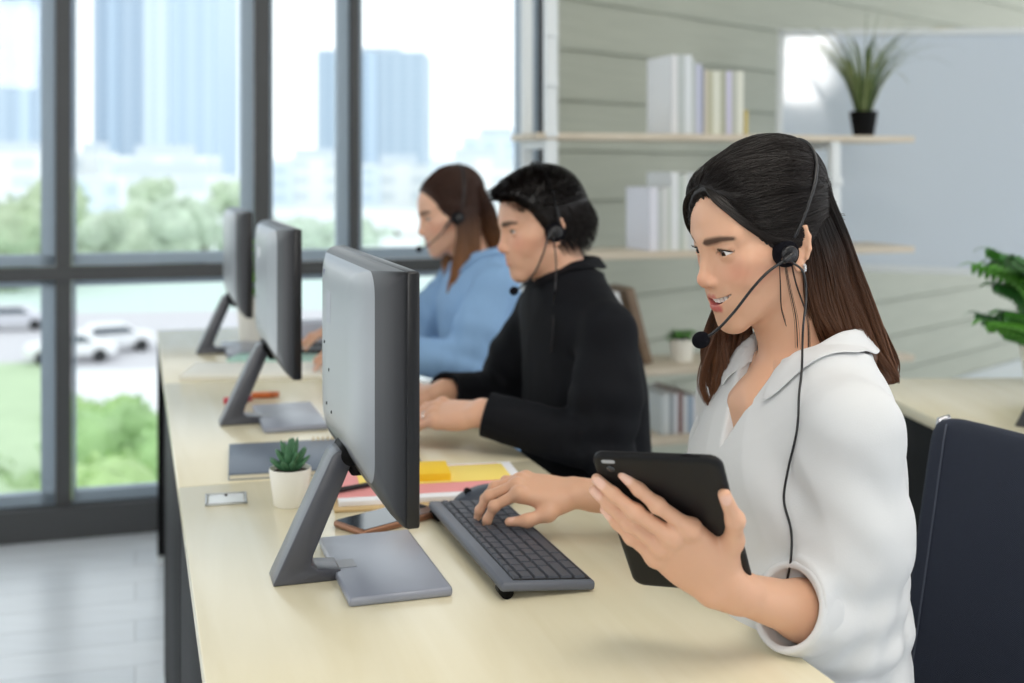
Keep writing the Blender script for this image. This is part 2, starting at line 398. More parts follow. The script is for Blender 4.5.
building('blue grey tower in the left pane', -80, 44, -120, 520, 40, [(0, 1, 0, 1, B1), (.8, .9, -1.5, 1, B3)], MR)
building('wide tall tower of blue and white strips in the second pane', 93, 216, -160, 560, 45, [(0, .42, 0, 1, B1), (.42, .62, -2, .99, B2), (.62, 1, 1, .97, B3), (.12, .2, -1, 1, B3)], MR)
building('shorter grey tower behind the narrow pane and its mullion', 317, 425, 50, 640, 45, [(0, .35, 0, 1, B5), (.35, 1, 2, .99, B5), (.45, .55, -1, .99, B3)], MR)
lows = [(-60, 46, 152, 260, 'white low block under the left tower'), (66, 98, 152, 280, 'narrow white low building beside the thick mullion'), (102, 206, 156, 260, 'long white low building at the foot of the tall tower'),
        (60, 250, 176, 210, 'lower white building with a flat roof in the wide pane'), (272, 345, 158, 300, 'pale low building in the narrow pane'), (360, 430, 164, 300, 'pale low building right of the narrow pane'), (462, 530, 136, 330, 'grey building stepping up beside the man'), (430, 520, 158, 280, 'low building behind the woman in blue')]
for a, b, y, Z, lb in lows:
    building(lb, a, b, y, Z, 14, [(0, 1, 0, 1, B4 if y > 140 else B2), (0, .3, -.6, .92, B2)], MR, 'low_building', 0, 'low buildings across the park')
# ------------------------------------------------------------------ desks
DW = .611
def desk(v0, v1, label, panel=True):
    t = thing('desk', label, 'desk', D(0, v0, 0), TH, 'desks in a row along the room')
    L = v1-v0
    bm = bmesh.new(); add_box(bm, (DW/2, L/2, DESK_Z-.0125), (DW, L-.002, .025), .002); obj('tabletop', bm, [M_DESK], t)
    bm = bmesh.new(); add_box(bm, (DW/2, L/2, DESK_Z-.0265), (DW-.004, L-.006, .003)); obj('edge_band', bm, M_DESKEDGE, t, False)
    for y in (.03, L-.03):
        bm = bmesh.new()
        for x in (.026, DW-.12): add_box(bm, (x, y, (DESK_Z-.03)/2+.01), (.05, .04, DESK_Z-.05), .003)
        add_box(bm, (DW/2, y, DESK_Z-.05), (DW-.1, .04, .04), .003)
        obj('leg', bm, M_BLACK, t)
        for x in (.026, DW-.12):
            bm = bmesh.new(); add_box(bm, (x, y, .006), (.054, .044, .012), .002); obj('foot_cap', bm, M_WHITEMETAL, t)
    bm = bmesh.new()
    if panel: add_box(bm, (.010, L/2, .40), (.016, L-.06, .66), .002)
    else: add_box(bm, (.02, L/2, .66), (.016, L-.1, .08), .002)
    obj('modesty_panel', bm, M_BLACK, t)
    return t
desk(-1.02, 0, 'maple topped desk nearest the camera, with the woman in white')
desk(0, 1.0, 'maple topped middle desk where the man in black sits')
desk(1.0, 2.02, 'maple topped desk at the far end beside the window', False)

# outlet flap in the corner of the near desk
def pix_uv(px, py, z=DESK_Z):
    Z = (CAMZ-z)*F/(py-HY); x = (px-512)/F*Z-OX; y = Z-OY
    return x*CT+y*ST, -x*ST+y*CT
u, v = pix_uv(226, 497.5)
t = thing('power_outlet', 'small silver flap outlet set flush in the near desk left of the succulent', 'outlet', D(u, v), TH-.06)
bm = bmesh.new()
for c, s in (((0, .018, .001), (.064, .004, .004)), ((0, -.042, .001), (.064, .004, .004)), ((-.030, -.012, .001), (.004, .064, .004)), ((.030, -.012, .001), (.004, .064, .004))): add_box(bm, c, s, .001)
obj('frame', bm, mat('silver', (170, 172, 172), .3, .8), t)
bm = bmesh.new(); add_box(bm, (0, -.012, .0008), (.054, .054, .002), .0006); obj('flap', bm, M_WHITEMETAL, t)
bm = bmesh.new(); add_lathe(bm, [(0, .004), (.0022, .004), (.0026, .0015), (0, .0015)], 12, Matrix.Translation((0, .004, 0))); obj('button', bm, M_BLACK, t)

# ------------------------------------------------------------------ monitors
M_MONBACK = mat('monitor_back_sheen', (92, 97, 104), .34, spec=.8, coat=1., bump=.03, bscale=700)  # same dark plastic as the sides; grazing reflection painted as a paler colour
M_MONSIDE = mat('monitor_side_plastic', (17, 18, 23), .34, spec=.45)  # same plastic as the back, painted darker where it faces the camera
M_STAND = mat('stand_plastic', (56, 59, 71), .34, spec=.7, coat=.5, bump=.12, bscale=900)
M_BASE = mat('stand_base', (140, 146, 162), .34, spec=.8, coat=.5, bump=.08, bscale=900)  # paler than the arm: reflection on its top put into the colour
M_SCREEN = mat('screen_glass', (20, 24, 30), .1)
M_LABEL = mat('grey_sticker', (166, 170, 178), .5); M_SLOT = mat('vent_slot', (74, 70, 120), .5)
M_BADGE = mat('white_badge', (250, 250, 252), .2)
def monitor(v, label, badge=False):
    """local frame: x towards the sitter, y along the row, z up; origin on the desk under the hinge"""
    t = thing('monitor', label, 'monitor', D(.096, v), TH, 'desktop monitors seen from behind')
    W2, Z0, Z1, XF = .245, .123, .408, .137     # half width, bottom, top, front plane
    M = Matrix.Translation((XF, 0, (Z0+Z1)/2)) ; hw, hh = W2, (Z1-Z0)/2
    # front bezel
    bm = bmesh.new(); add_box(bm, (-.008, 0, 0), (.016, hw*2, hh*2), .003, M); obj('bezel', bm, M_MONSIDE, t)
    bm = bmesh.new(); add_box(bm, (.0006, 0, .004), (.001, hw*2-.024, hh*2-.03), 0, M); obj('screen', bm, M_SCREEN, t, False)
    # dark bulging rim, then the back cover with its sheen painted in
    def ring(x, fy, fz, r, fb=None, n=10):
        y_, z_ = hw*fy, hh*fz; zb = hh*(fb if fb is not None else fz); out = []
        for cy, cz, a0 in ((y_-r, z_-r, 0), (-y_+r, z_-r, pi/2), (-y_+r, -zb+r, pi), (y_-r, -zb+r, 1.5*pi)):
            for k in range(n+1):
                a = a0+pi/2*k/n; out.append(Vector((x, cy+r*cos(a), cz+r*sin(a))))
        return out
    def loft(rs, close):
        bm = bmesh.new(); vr = [[bm.verts.new(M @ p) for p in r] for r in rs]
        for a, b in zip(vr, vr[1:]):
            n = len(a)
            for i in range(n): bm.faces.new((a[i], a[(i+1) % n], b[(i+1) % n], b[i]))
        if close: bm.faces.new(vr[-1])
        bmesh.ops.recalc_face_normals(bm, faces=bm.faces[:]); return bm
    prof = [(-.016, .995, .998, .004, .995), (-.021, .982, .996, .010, .97), (-.028, .94, .99, .016, .92), (-.035, .87, .98, .024, .84), (-.041, .79, .965, .030, .76)]
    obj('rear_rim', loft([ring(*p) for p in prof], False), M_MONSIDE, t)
    prof2 = [(-.041, .79, .965, .030, .76), (-.046, .70, .945, .034, .69), (-.050, .60, .91, .036, .62), (-.0525, .5, .85, .036, .56), (-.0538, .4, .7, .03, .48), (-.054, .2, .3, .02, .2)]
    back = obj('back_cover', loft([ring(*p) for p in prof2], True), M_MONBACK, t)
    bm = bmesh.new(); add_box(bm, (-.0518, .03, hh*.80), (.0012, .10, .004), 0, M); add_box(bm, (-.0515, .115, hh*.80), (.0014, .012, .008), 0, M); obj('vent_slot', bm, M_SLOT, back, False)
    bm = bmesh.new(); add_box(bm, (-.0535, .065, hh*.5), (.0012, .035, .042), 0, M); obj('sticker', bm, M_LABEL, back, False)
    for yy, zz in ((.1, .02), (.06, -.012), (.08, -.06), (.04, -.065)):
        bm = bmesh.new(); add_lathe(bm, [(0, .0012), (.0022, .0008), (.0022, 0)], 10, M @ Matrix.Translation((-.0538, yy, zz)) @ Matrix.Rotation(-pi/2, 4, 'Y')); obj('screw', bm, M_BLACK, back, False)
    if badge:
        bm = bmesh.new(); add_lathe(bm, [(0, .0016), (.011, .001), (.012, 0)], 24, M @ Matrix.Translation((-.0535, .03, hh*.58)) @ Matrix.Rotation(-pi/2, 4, 'Y')); obj('badge', bm, M_BADGE, back)
    # chin of the cover curving down to the hinge
    bm = bmesh.new()
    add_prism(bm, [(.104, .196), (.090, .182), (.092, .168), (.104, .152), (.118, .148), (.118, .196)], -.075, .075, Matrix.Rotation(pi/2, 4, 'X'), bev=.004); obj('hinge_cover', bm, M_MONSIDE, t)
    bm = bmesh.new(); add_tube(bm, [(.098, -.032, .158), (.098, .032, .158)], .013, 20); add_box(bm, (.108, 0, .150), (.02, .05, .04), .004); obj('hinge', bm, M_BLACK, t)
    # slanted arm with a heel
    bm = bmesh.new()
    add_prism(bm, [(0, 0), (.002, .006), (.074, .158), (.080, .163), (.100, .163), (.103, .157), (.050, .034), (.048, .022), (.056, .016), (.085, .014), (.085, 0)], -.026, .026, Matrix.Rotation(pi/2, 4, 'X'), bev=.0022)
    obj('stand_arm', bm, M_STAND, t)
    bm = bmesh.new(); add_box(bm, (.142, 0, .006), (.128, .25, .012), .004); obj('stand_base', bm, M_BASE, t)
    bm = bmesh.new(); add_box(bm, (.092, 0, .0125), (.03, .03, .001), 0); obj('base_sticker', bm, M_LABEL, t, False)
    return t
monitor(-.50, 'black desktop monitor on the near desk, largest and in front of the succulent')
monitor(.484, 'middle desktop monitor with a white badge on its back', True)
monitor(1.475, 'farthest desktop monitor, next to the window mullion', True)

# ------------------------------------------------------------------ keyboard and mouse
M_KEYB = mat('keyboard_case', (96, 101, 112), .45, spec=.5); M_KEY = mat('key_cap', (72, 76, 86), .5); M_KEYD = mat('keyboard_well', (28, 29, 33), .6)
def keyboard(u0, u1, v0, v1, label, keys=True, group='keyboards'):
    """back edge at u0, sitter's edge at u1"""
    t = thing('keyboard', label, 'keyboard', D(u0, (v0+v1)/2), TH, group)
    wd, L = u1-u0, v1-v0; tilt = .085
    T = Matrix.Translation((0, 0, .018)) @ Matrix.Rotation(tilt, 4, 'Y')
    bm = bmesh.new(); add_box(bm, (wd/2, 0, 0), (wd, L, .012), .004, T); obj('case', bm, M_KEYB, t)
    bm = bmesh.new(); add_box(bm, (wd/2+.006, 0, .0062), (wd-.022, L-.016, .0012), 0, T); obj('key_well', bm, M_KEYD, t, False)
    bm = bmesh.new()
    for y in (-L/2+.02, L/2-.02): add_tube(bm, [(.010, y-.012, .0085), (.010, y+.012, .0085)], .0085, 14)
    obj('foot', bm, M_BLACK, t)
    if not keys: return t
    rows = [[1]*15, [1]*13+[2], [1.5]+[1]*12+[1.5], [1.8]+[1]*11+[2.2], [2.3]+[1]*10+[1.4, 1], [1.25, 1.25, 1.25, 5.0, 1.25, 1.25, 1, 1, 1]]
    depth = [.6]+[1]*5; s = (wd-.026)/sum(depth); x = .017
    protos = {}
    for ri, row in enumerate(rows):
        dpt = depth[ri]*s; tot = sum(row); unit = (L-.02)/tot; y = L/2-.010
        # the keys run from the user's left (towards the window is the user's right)
        y = -(L/2-.010)
        for w in row:
            ky = round(w*unit*1e4), ri == 0
            if ky not in protos:
                bm = bmesh.new()
                a, b = (dpt-.0028)/2, (w*unit-.0026)/2
                tb = bmesh.new(); bt = [tb.verts.new((sx_*a, sy_*b, 0)) for sx_, sy_ in ((-1, -1), (1, -1), (1, 1), (-1, 1))]
                tp = [tb.verts.new((sx_*(a-.0009), sy_*(b-.0009), .0026)) for sx_, sy_ in ((-1, -1), (1, -1), (1, 1), (-1, 1))]
                tb.faces.new(tp)
                for i in range(4): tb.faces.new((bt[i], bt[(i+1) % 4], tp[(i+1) % 4], tp[i]))
                merge(bm, tb)
                me = bpy.data.meshes.new('key'); bm.to_mesh(me); bm.free(); me.materials.append(M_KEY); protos[ky] = me
            o = bpy.data.objects.new('key', protos[ky]); COL.objects.link(o); o.parent = t
            o.matrix_local = T @ Matrix.Translation((x+dpt/2, y+w*unit/2, .0068))
            y += w*unit
        x += dpt
    return t
keyboard(.352, .474, -.662, -.285, 'dark grey keyboard on the near desk under the typing hand')
keyboard(.37, .455, .36, .74, 'dark keyboard under the hands of the man in black', False)
M_MOUSE = mat('mouse_plastic', (58, 64, 76), .4)
def mouse(u, v, label, m, rz=0.):
    t = thing('computer_mouse', label, 'mouse', D(u, v), TH+rz)
    bm = bmesh.new(); bmesh.ops.create_uvsphere(bm, u_segments=32, v_segments=20, radius=1)
    for q in bm.verts:
        x, y, z = q.co; z = max(z, -.25)
        q.co = Vector((x*.055, y*.031*(1-.12*x), (z+.25)*.024*(1+.1*x)))
    obj('shell', bm, m, t)
    bm = bmesh.new(); add_tube(bm, [(-.032, -.003, .0245), (-.032, .003, .0245)], .0055, 12); obj('scroll_wheel', bm, M_BLACK, t)
    return t
mouse(.452, -.248, 'dark mouse lying behind the keyboard under the typing hand', M_MOUSE, .25)
u, v = pix_uv(419, 386, .755); mouse(u, v, 'white mouse beside the hand of the woman in blue', M_WHITEMETAL)

# ------------------------------------------------------------------ phone, papers, sticky notes, notebook
M_COPPER = mat('copper_case', (150, 108, 84), .35, .6)
A = Vector((*pix_uv(338, 527), 0)); B = Vector((*pix_uv(372, 535), 0)); Cc = Vector((*pix_uv(438, 517), 0))
ax = (Cc-B); ln = ax.length; ang = math.atan2(ax.y, ax.x); mid = (A+Cc)/2
t = thing('smartphone', 'smartphone in a copper case lying under the near monitor', 'phone', D(mid.x, mid.y), TH+ang)
bm = bmesh.new(); add_box(bm, (0, 0, .0052), (.150, .074, .0104), .0046, seg=3); obj('case', bm, M_COPPER, t)
bm = bmesh.new(); add_box(bm, (0, 0, .0105), (.142, .067, .0008), 0); obj('screen', bm, mat('phone_glass', (34, 42, 52), .06, spec=.8), t, False)
bm = bmesh.new(); add_box(bm, (.062, .0, .0112), (.010, .014, .0006), 0); obj('speaker_slot', bm, M_BLACK, t, False)

def sheet(name, label, cat, u0, u1, v0, v1, z, h, m, rz=0., group=None, bev=.0006):
    bm = bmesh.new(); add_box(bm, (0, 0, h/2), (u1-u0, v1-v0, h), bev)
    o = obj(name, bm, m, None, True, 30); o.location = D((u0+u1)/2, (v0+v1)/2, DESK_Z+z); o.rotation_euler = (0, 0, TH+rz)
    return tag(o, label, cat, group)
# stack behind the phone: clipboard board, white sheets, pink sheet, yellow pads
def put(name, label, cat, uc, vc, su, sv, z, h, m, rz): return sheet(name, label, cat, uc-su/2, uc+su/2, vc-sv/2, vc+sv/2, z, h, m, rz)
put('clipboard', 'brown board under the white and pink sheets', 'clipboard', .388, -.135, .315, .215, .0004, .004, mat('hardboard', (214, 184, 134), .6), -.10)
put('paper_sheet', 'stack of white paper on the brown board', 'paper', .392, -.128, .305, .200, .0045, .008, mat('white_paper', (246, 246, 250), .7), -.11)
put('paper_sheet', 'pink sheet on the white paper behind the phone', 'paper', .380, -.122, .285, .165, .0126, .0006, mat('pink_paper', (238, 158, 158), .7), -.10)
put('sticky_note', 'flat yellow sheet on the pink paper beside the thick yellow pad', 'note', .405, -.100, .25, .105, .0133, .0008, mat('yellow_paper', (250, 224, 118), .7), -.10)
put('sticky_note_pad', 'thick bright yellow pad of notes beside the near monitor', 'note pad', .385, -.097, .09, .085, .0142, .012, mat('bright_yellow', (250, 206, 40), .7), -.15)
u, v = pix_uv(326, 493)
bm = bmesh.new(); add_tube(bm, [(-.04, 0, .0055), (.03, 0, .0055), (.036, 0, .0055), (.042, 0, .0052)], [.004, .004, .003, .001], 10)
o = obj('pen', bm, M_PLASTIC); o.location = D(.262, -.155, DESK_Z+.0125); o.rotation_euler = (0, 0, TH+.35); tag(o, 'black pen lying on the papers behind the stand of the near monitor', 'pen')
# spiral notebook behind the succulent
a = Vector((*pix_uv(218, 452), 0)); b = Vector((*pix_uv(252, 479), 0)); c = Vector((*pix_uv(431, 467), 0))
t = thing('spiral_notebook', 'dark covered spiral notebook lying behind the succulent', 'notebook', D(.254, .118), TH-.08)
bm = bmesh.new(); add_box(bm, (0, 0, .0045), (.325, .225, .008), .001); obj('pages', bm, mat('cream_pages', (232, 226, 206), .7), t)
bm = bmesh.new(); add_box(bm, (0, 0, .0095), (.329, .229, .0022), .0008); add_box(bm, (0, 0, .0006), (.329, .229, .0012), .0004); obj('cover', bm, mat('slate_cover', (86, 98, 116), .4), t)
bm = bmesh.new()
for i in range(16):
    x = -.01+i*.009; add_tube(bm, [(x, .113+.007*cos(q), .008+.008*sin(q)) for q in [j*2*pi/10 for j in range(11)]], .0011, 6)
obj('spiral_wire', bm, mat('gold_wire', (190, 160, 96), .35, .7), t)

# ------------------------------------------------------------------ plants
M_POT = mat('white_pot', (240, 238, 228), .45); M_SOIL = mat('soil', (70, 58, 46), .9, noise=.3, nscale=80)
M_SUCC = mat('succulent_leaf', (72, 120, 84), .45, noise=.15, nscale=40); M_LEAF = mat('green_leaf', (70, 124, 48), .45, noise=.2, nscale=20)
def leaf_body(bm, L, w, th, M, n=10, curl=.2, point=1.0):
    """fleshy pointed leaf along +z bending towards +x"""
    rings = []
    for i in range(n+1):
        s = i/n; wd = w*(sin(pi*min(1, s*.93+.07))**.7)*(1-.25*s); t = th*(sin(pi*min(1, s*.9+.1))**.6)
        c = Vector((curl*L*s*s, 0, L*s))
        rings.append([bm.verts.new(M @ (c+Vector((t*cos(a), wd*sin(a), 0)))) for a in [2*pi*k/8 for k in range(8)]])
    for a, b in zip(rings, rings[1:]):
        for k in range(8): bm.faces.new((a[k], a[(k+1) % 8], b[(k+1) % 8], b[k]))
    bm.faces.new(rings[0][::-1]); bm.faces.new(rings[-1])
u, v = .162, -.19
t = thing('succulent_plant', 'small green succulent in a white pot behind the near monitor stand', 'plant', D(u, v+.03), TH)
bm = bmesh.new(); add_lathe(bm, [(0, 0), (.024, 0), (.0255, .002), (.0325, .056), (.0315, .058), (.030, .056), (.0285, .050), (0, .050)], 40); obj('pot', bm, M_POT, t, True, 40)
bm = bmesh.new(); add_lathe(bm, [(0, .0535), (.029, .0515)], 24); obj('soil', bm, M_SOIL, t)
rng = random.Random(3); 
for ringi, (nn, tilt, L, z) in enumerate([(9, 1.05, .034, .052), (8, .72, .036, .054), (6, .42, .040, .056), (3, .14, .040, .058)]):
    for i in range(nn):
        bm = bmesh.new(); a = 2*pi*(i+ringi*.5)/nn+rng.uniform(-.15, .15)
        leaf_body(bm, L*1.15*rng.uniform(.9, 1.08), .0078, .0045, Matrix.Translation((0, 0, z)) @ Matrix.Rotation(a, 4, 'Z') @ Matrix.Rotation(tilt+rng.uniform(-.08, .08), 4, 'Y'), curl=-.12)
        obj('leaf', bm, M_SUCC, t)
# potted plant on the far desk behind the monitors
u, v = pix_uv(244, 347)
t = thing('potted_plant', 'leafy plant in a tall white pot between the two farther monitors', 'plant', D(.285, 1.63), TH)
bm = bmesh.new(); add_lathe(bm, [(0, 0), (.052, 0), (.066, .14), (.062, .142), (.060, .13), (0, .13)], 32); obj('pot', bm, M_POT, t, True, 40)
bm = bmesh.new(); add_lathe(bm, [(0, .133), (.061, .131)], 24); obj('soil', bm, M_SOIL, t)
def flat_leaf(bm, L, w, M, droop=.4, n=7):
    prev = None
    for i in range(n+1):
        s = i/n; x = L*s*cos(droop*s); z = L*s*sin(.5-droop*s*1.6); wd = w*sin(pi*(.05+.93*s))**.8
        row = [bm.verts.new(M @ Vector((x, -wd, z+.15*wd))), bm.verts.new(M @ Vector((x, 0, z))), bm.verts.new(M @ Vector((x, wd, z+.15*wd)))]
        if prev:
            for k in range(2): bm.faces.new((prev[k], prev[k+1], row[k+1], row[k]))
        prev = row
for i in range(26):
    bm = bmesh.new(); a = rng.uniform(0, 2*pi); h = rng.uniform(.0, .19)
    add_tube(bm, [(0, 0, .13), (.012*cos(a), .012*sin(a), .14+h)], .0016, 5)
    flat_leaf(bm, rng.uniform(.05, .085), .019, Matrix.Translation((.012*cos(a), .012*sin(a), .14+h)) @ Matrix.Rotation(a, 4, 'Z'))
    obj('leaf', bm, mat('bright_leaf', (120, 176, 60), .45) if i == 0 else bpy.data.materials['bright_leaf'], t)

# ------------------------------------------------------------------ things on the two farther desks
put('paper_stack', 'flat stack of white paper across the desk beyond the middle monitor', 'paper', .235, 1.09, .36, .20, 0, .012, mat('white_card', (240, 238, 228), .6), -.25)
put('booklet', 'pale teal booklet between the two farther monitors', 'booklet', .30, 1.27, .24, .12, 0, .012, mat('teal_card', (176, 216, 204), .6), -.4)
for (uu, vv, rz, col, lb) in [(.150, .70, .2, (206, 40, 60), 'red marker beside the middle monitor stand'), (.215, .74, -.1, (226, 120, 60), 'orange marker lying behind the middle monitor stand')]:
    t = thing('marker_pen', lb, 'pen', D(uu, vv), TH+rz)
    bm = bmesh.new(); add_tube(bm, [(-.03, 0, .007), (.012, 0, .007)], .007, 12); obj('barrel', bm, mat('marker', col, .4), t)
    bm = bmesh.new(); add_tube(bm, [(.012, 0, .007), (.032, 0, .007)], [.0075, .006], 12); obj('cap', bm, mat('marker_cap', tuple(int(c*.85) for c in col), .4), t)
sheet('laptop', 'closed dark laptop on the far desk right of the middle monitor', 'laptop', .36, .54, 1.33, 1.48, 0, .016, M_PLASTIC)
sheet('tissue_box', 'pale box with a red mark beside the middle monitor', 'box', .40, .50, 1.50, 1.60, 0, .07, mat('pale_box', (206, 210, 224), .6))

# ------------------------------------------------------------------ bookcase
SH0 = Vector((.0085, 3.80, 0)); BM = Matrix.Translation(SH0) @ Matrix.Rotation(TH, 4, 'Z')
BZ = [1.38, .99, .605, .21]
t = thing('bookcase', 'open bookcase with pale boards and white metal uprights', 'shelf', SH0, TH)
for i, z in enumerate(BZ):
    bm = bmesh.new(); add_box(bm, (.78, .14, z-.011), (1.41, .28, .022), .002); obj('shelf', bm, M_SHELFWOOD, t)
for x, top in ((.125, 2.4), (1.17, 1.36)):
    bm = bmesh.new()
    for y in (.02, .26): add_box(bm, (x, y, top/2), (.036, .03, top), .003)
    for z in BZ: add_box(bm, (x, .14, z-.035), (.03, .24, .03), .002)
    for k in range(int(top/.16)): add_box(bm, (x, .004, .1+k*.16), (.044, .012, .03), .003)
    obj('upright', bm, M_WHITEMETAL, t)
brng = random.Random(8)
def book(x, z, w, h, d, col, label, group, tilt=0., y=.05):
    o = thing('book', label, 'book', BM @ Vector((x, y, z)), TH, group); o.rotation_euler = Matrix.Rotation(TH, 3, 'Z').to_euler()
    R_ = Matrix.Rotation(tilt, 4, 'Y')
    bm = bmesh.new()
    add_box(bm, (w/2, .002, h/2), (w, .004, h), .0012, R_); add_box(bm, (.001, d/2, h/2), (.002, d, h), 0, R_); add_box(bm, (w-.001, d/2, h/2), (.002, d, h), 0, R_)
    obj('cover', bm, mat('book_cover', col, .55), o, False)
    bm = bmesh.new(); add_box(bm, (w/2, d/2, h/2), (w-.004, d-.006, h-.006), 0, R_); obj('pages', bm, M_PAGES, o, False)
    return o
M_PAGES = mat('book_pages', (236, 232, 222), .8)
def row(x, z, specs, group):
    for (w, h, col, lb) in specs: book(x, z, w*.98, h, .2, col, lb, group); x += w
ORD = ['first', 'second', 'third', 'fourth', 'fifth', 'sixth', 'seventh', 'eighth', 'ninth', 'tenth', 'eleventh']
def xs(px):                                         # position along the bookcase front of an image column
    k = (px-512)/F; return (k*SH0.y-SH0.x)/(CT-k*ST)
top = [(653, 662, 53, (226, 228, 230)), (662, 671, 53, (190, 198, 198)), (671, 681, 53, (224, 230, 234)), (681, 686, 58, (196, 204, 204)), (686, 694, 62, (198, 202, 222)),
       (694, 697, 66, (140, 150, 176)), (697, 703, 68, (206, 200, 184)), (703, 709, 69, (190, 190, 164)), (709, 720, 69, (222, 224, 210)), (720, 727, 69, (176, 180, 160)),
       (727, 735, 69, (206, 204, 226)), (735, 742, 69, (190, 194, 184)), (742, 751, 69, (226, 228, 216))]
for i, (a, b, y, col) in enumerate(top):
    a, b = 678+(a-653)*.745, 678+(b-653)*.745
    x0 = xs(a); Z = SH0.y+x0*ST; book(x0, BZ[0], xs(b)-x0-.001, (133.5-y)/F*Z, .2, col, 'upright pale book on the top shelf, %s from the left of its row' % (ORD+['twelfth', 'thirteenth'])[i], 'books on the top shelf')
book(xs(752), BZ[0], .012, .085, .15, (214, 196, 120), 'small yellow book at the right end of the top row', 'books on the top shelf')
o = sheet('folded_file', 'dark file lying on top of the books of the top row', 'file', 0, .06, 0, .10, 0, .012, mat('dark_file', (66, 84, 96), .5)); x0 = xs(697); o.location = BM @ Vector((x0+.01, .13, BZ[0]+.232)); o.rotation_euler = (0, .12, TH)
mid_ = [(631, 643, 188, (224, 226, 236)), (643, 650, 190, (196, 202, 200)), (650, 656, 188, (222, 224, 224)), (656, 661, 188, (200, 208, 200)), (661, 672, 173, (226, 230, 232)), (672, 679, 176, (190, 200, 192)), (679, 685, 175, (222, 226, 222)), (685, 694, 174, (206, 212, 214)), (694, 704, 174, (226, 228, 230))]
for i, (a, b, y, col) in enumerate(mid_):
    a, b = 656+(a-631)*.72, 656+(b-631)*.72
    x0 = xs(a); Z = SH0.y+x0*ST; book(x0, BZ[1], xs(b)-x0-.001, (252.5-y)/F*Z, .2, col, 'white file on the second shelf, %s from the left of its row' % ORD[i], 'white files on the second shelf')
low = [(645, 651, 406, (196, 204, 206)), (651, 657, 404, (214, 220, 222)), (657, 664, 408, (150, 160, 166)), (664, 671, 405, (210, 212, 218)), (671, 678, 404, (128, 96, 92)), (678, 686, 408, (206, 210, 214)), (686, 694, 409, (150, 170, 190)), (694, 702, 408, (216, 218, 222))]
for i, (a, b, y, col) in enumerate(low):
    a, b = 668+(a-645)*.65, 668+(b-645)*.65
    x0 = xs(a); Z = SH0.y+x0*ST; book(x0, BZ[3]+.165, xs(b)-x0-.001, (446-y)/F*Z, .2, col, 'book low behind the man, %s from the left of its row' % ORD[i], 'books on the lowest shelf seen')
o = t
bm = bmesh.new(); add_box(bm, (.78, .14, BZ[3]+.153), (1.41, .28, .022), .002); obj('shelf', bm, M_SHELFWOOD, t)
# leaning picture frame and book on the third shelf
x0 = xs(668)
t = thing('picture_frame', 'brown framed panel leaning on the third shelf behind the man', 'frame', BM @ Vector((x0-.04, .10, BZ[2])), TH)
R_ = Matrix.Rotation(-.27, 4, 'Y')
bm = bmesh.new(); add_box(bm, (.012, .07, .132), (.03, .17, .262), .002, R_); obj('frame', bm, wood('brown_frame', (132, 112, 92), (112, 92, 74), 6, .5), t)
book(x0-.105, BZ[2], .03, .25, .19, (232, 234, 234), 'white book leaning against the brown frame on the third shelf', 'leaning white books', -.27, .08)
book(x0-.145, BZ[2], .03, .235, .19, (214, 222, 220), 'pale grey book leaning behind the shoulder of the man', 'leaning white books', -.27, .08)
# small plant on the third shelf
t = thing('potted_plant', 'small leafy plant on the third shelf behind the microphone', 'plant', BM @ Vector((xs(700), .14, BZ[2])), TH)
bm = bmesh.new(); add_lathe(bm, [(0, 0), (.035, 0), (.045, .075), (.04, .075), (0, .065)], 24); obj('pot', bm, M_POT, t, True, 40)
for i in range(22):
    bm = bmesh.new(); a = rng.uniform(0, 2*pi); h = rng.uniform(0, .03)
    flat_leaf(bm, rng.uniform(.05, .08), .016, Matrix.Translation((0, 0, .068+h)) @ Matrix.Rotation(a, 4, 'Z')); obj('leaf', bm, M_LEAF, t)
# grass plant in a black pot on the right end of the top shelf
gx = xs(880)
t = thing('grass_plant', 'tall grass with pale plumes in a black pot on the top shelf end', 'plant', BM @ Vector((gx, .10, BZ[0])), TH)
bm = bmesh.new(); add_lathe(bm, [(0, 0), (.036, 0), (.050, .09), (.046, .09), (.044, .08), (0, .08)], 32); obj('pot', bm, M_BLACK, t, True, 40)
M_GRASS = [mat('grass_blade', (108, 126, 70), .55), mat('grass_blade', (136, 148, 100), .55), mat('grass_blade', (70, 92, 46), .55)]
def blade(bm, a, L, bend, w, base, n=12, start=.25):
    prev = None; side = Vector((-sin(a), cos(a), 0)); ang = start
    p = Vector(base)
    for i in range(n+1):
        s = i/n; wd = w*(1-s)**.6
        row = [bm.verts.new(p-side*wd), bm.verts.new(p+side*wd)]
        if prev: bm.faces.new((prev[0], prev[1], row[1], row[0]))
        prev = row; ang += bend/n*(.4+1.2*s)
        p = p+Vector((cos(a)*sin(ang), sin(a)*sin(ang), cos(ang)))*L/n
    return p
grng = random.Random(12)
for i in range(96):
    bm = bmesh.new(); a = grng.uniform(0, 2*pi); r = grng.uniform(0, .03); tall = grng.random() < .5
    blade(bm, a, grng.uniform(.26, .46) if tall else grng.uniform(.34, .62), grng.uniform(.3, 1.5) if tall else grng.uniform(1.3, 2.3), grng.uniform(.0022, .0034)*(1 if tall else 1.7), (r*cos(a), r*sin(a), .08))
    obj('blade', bm, M_GRASS[i % 3], t, False)
M_PLUME = mat('dry_plume', (206, 196, 164), .8)
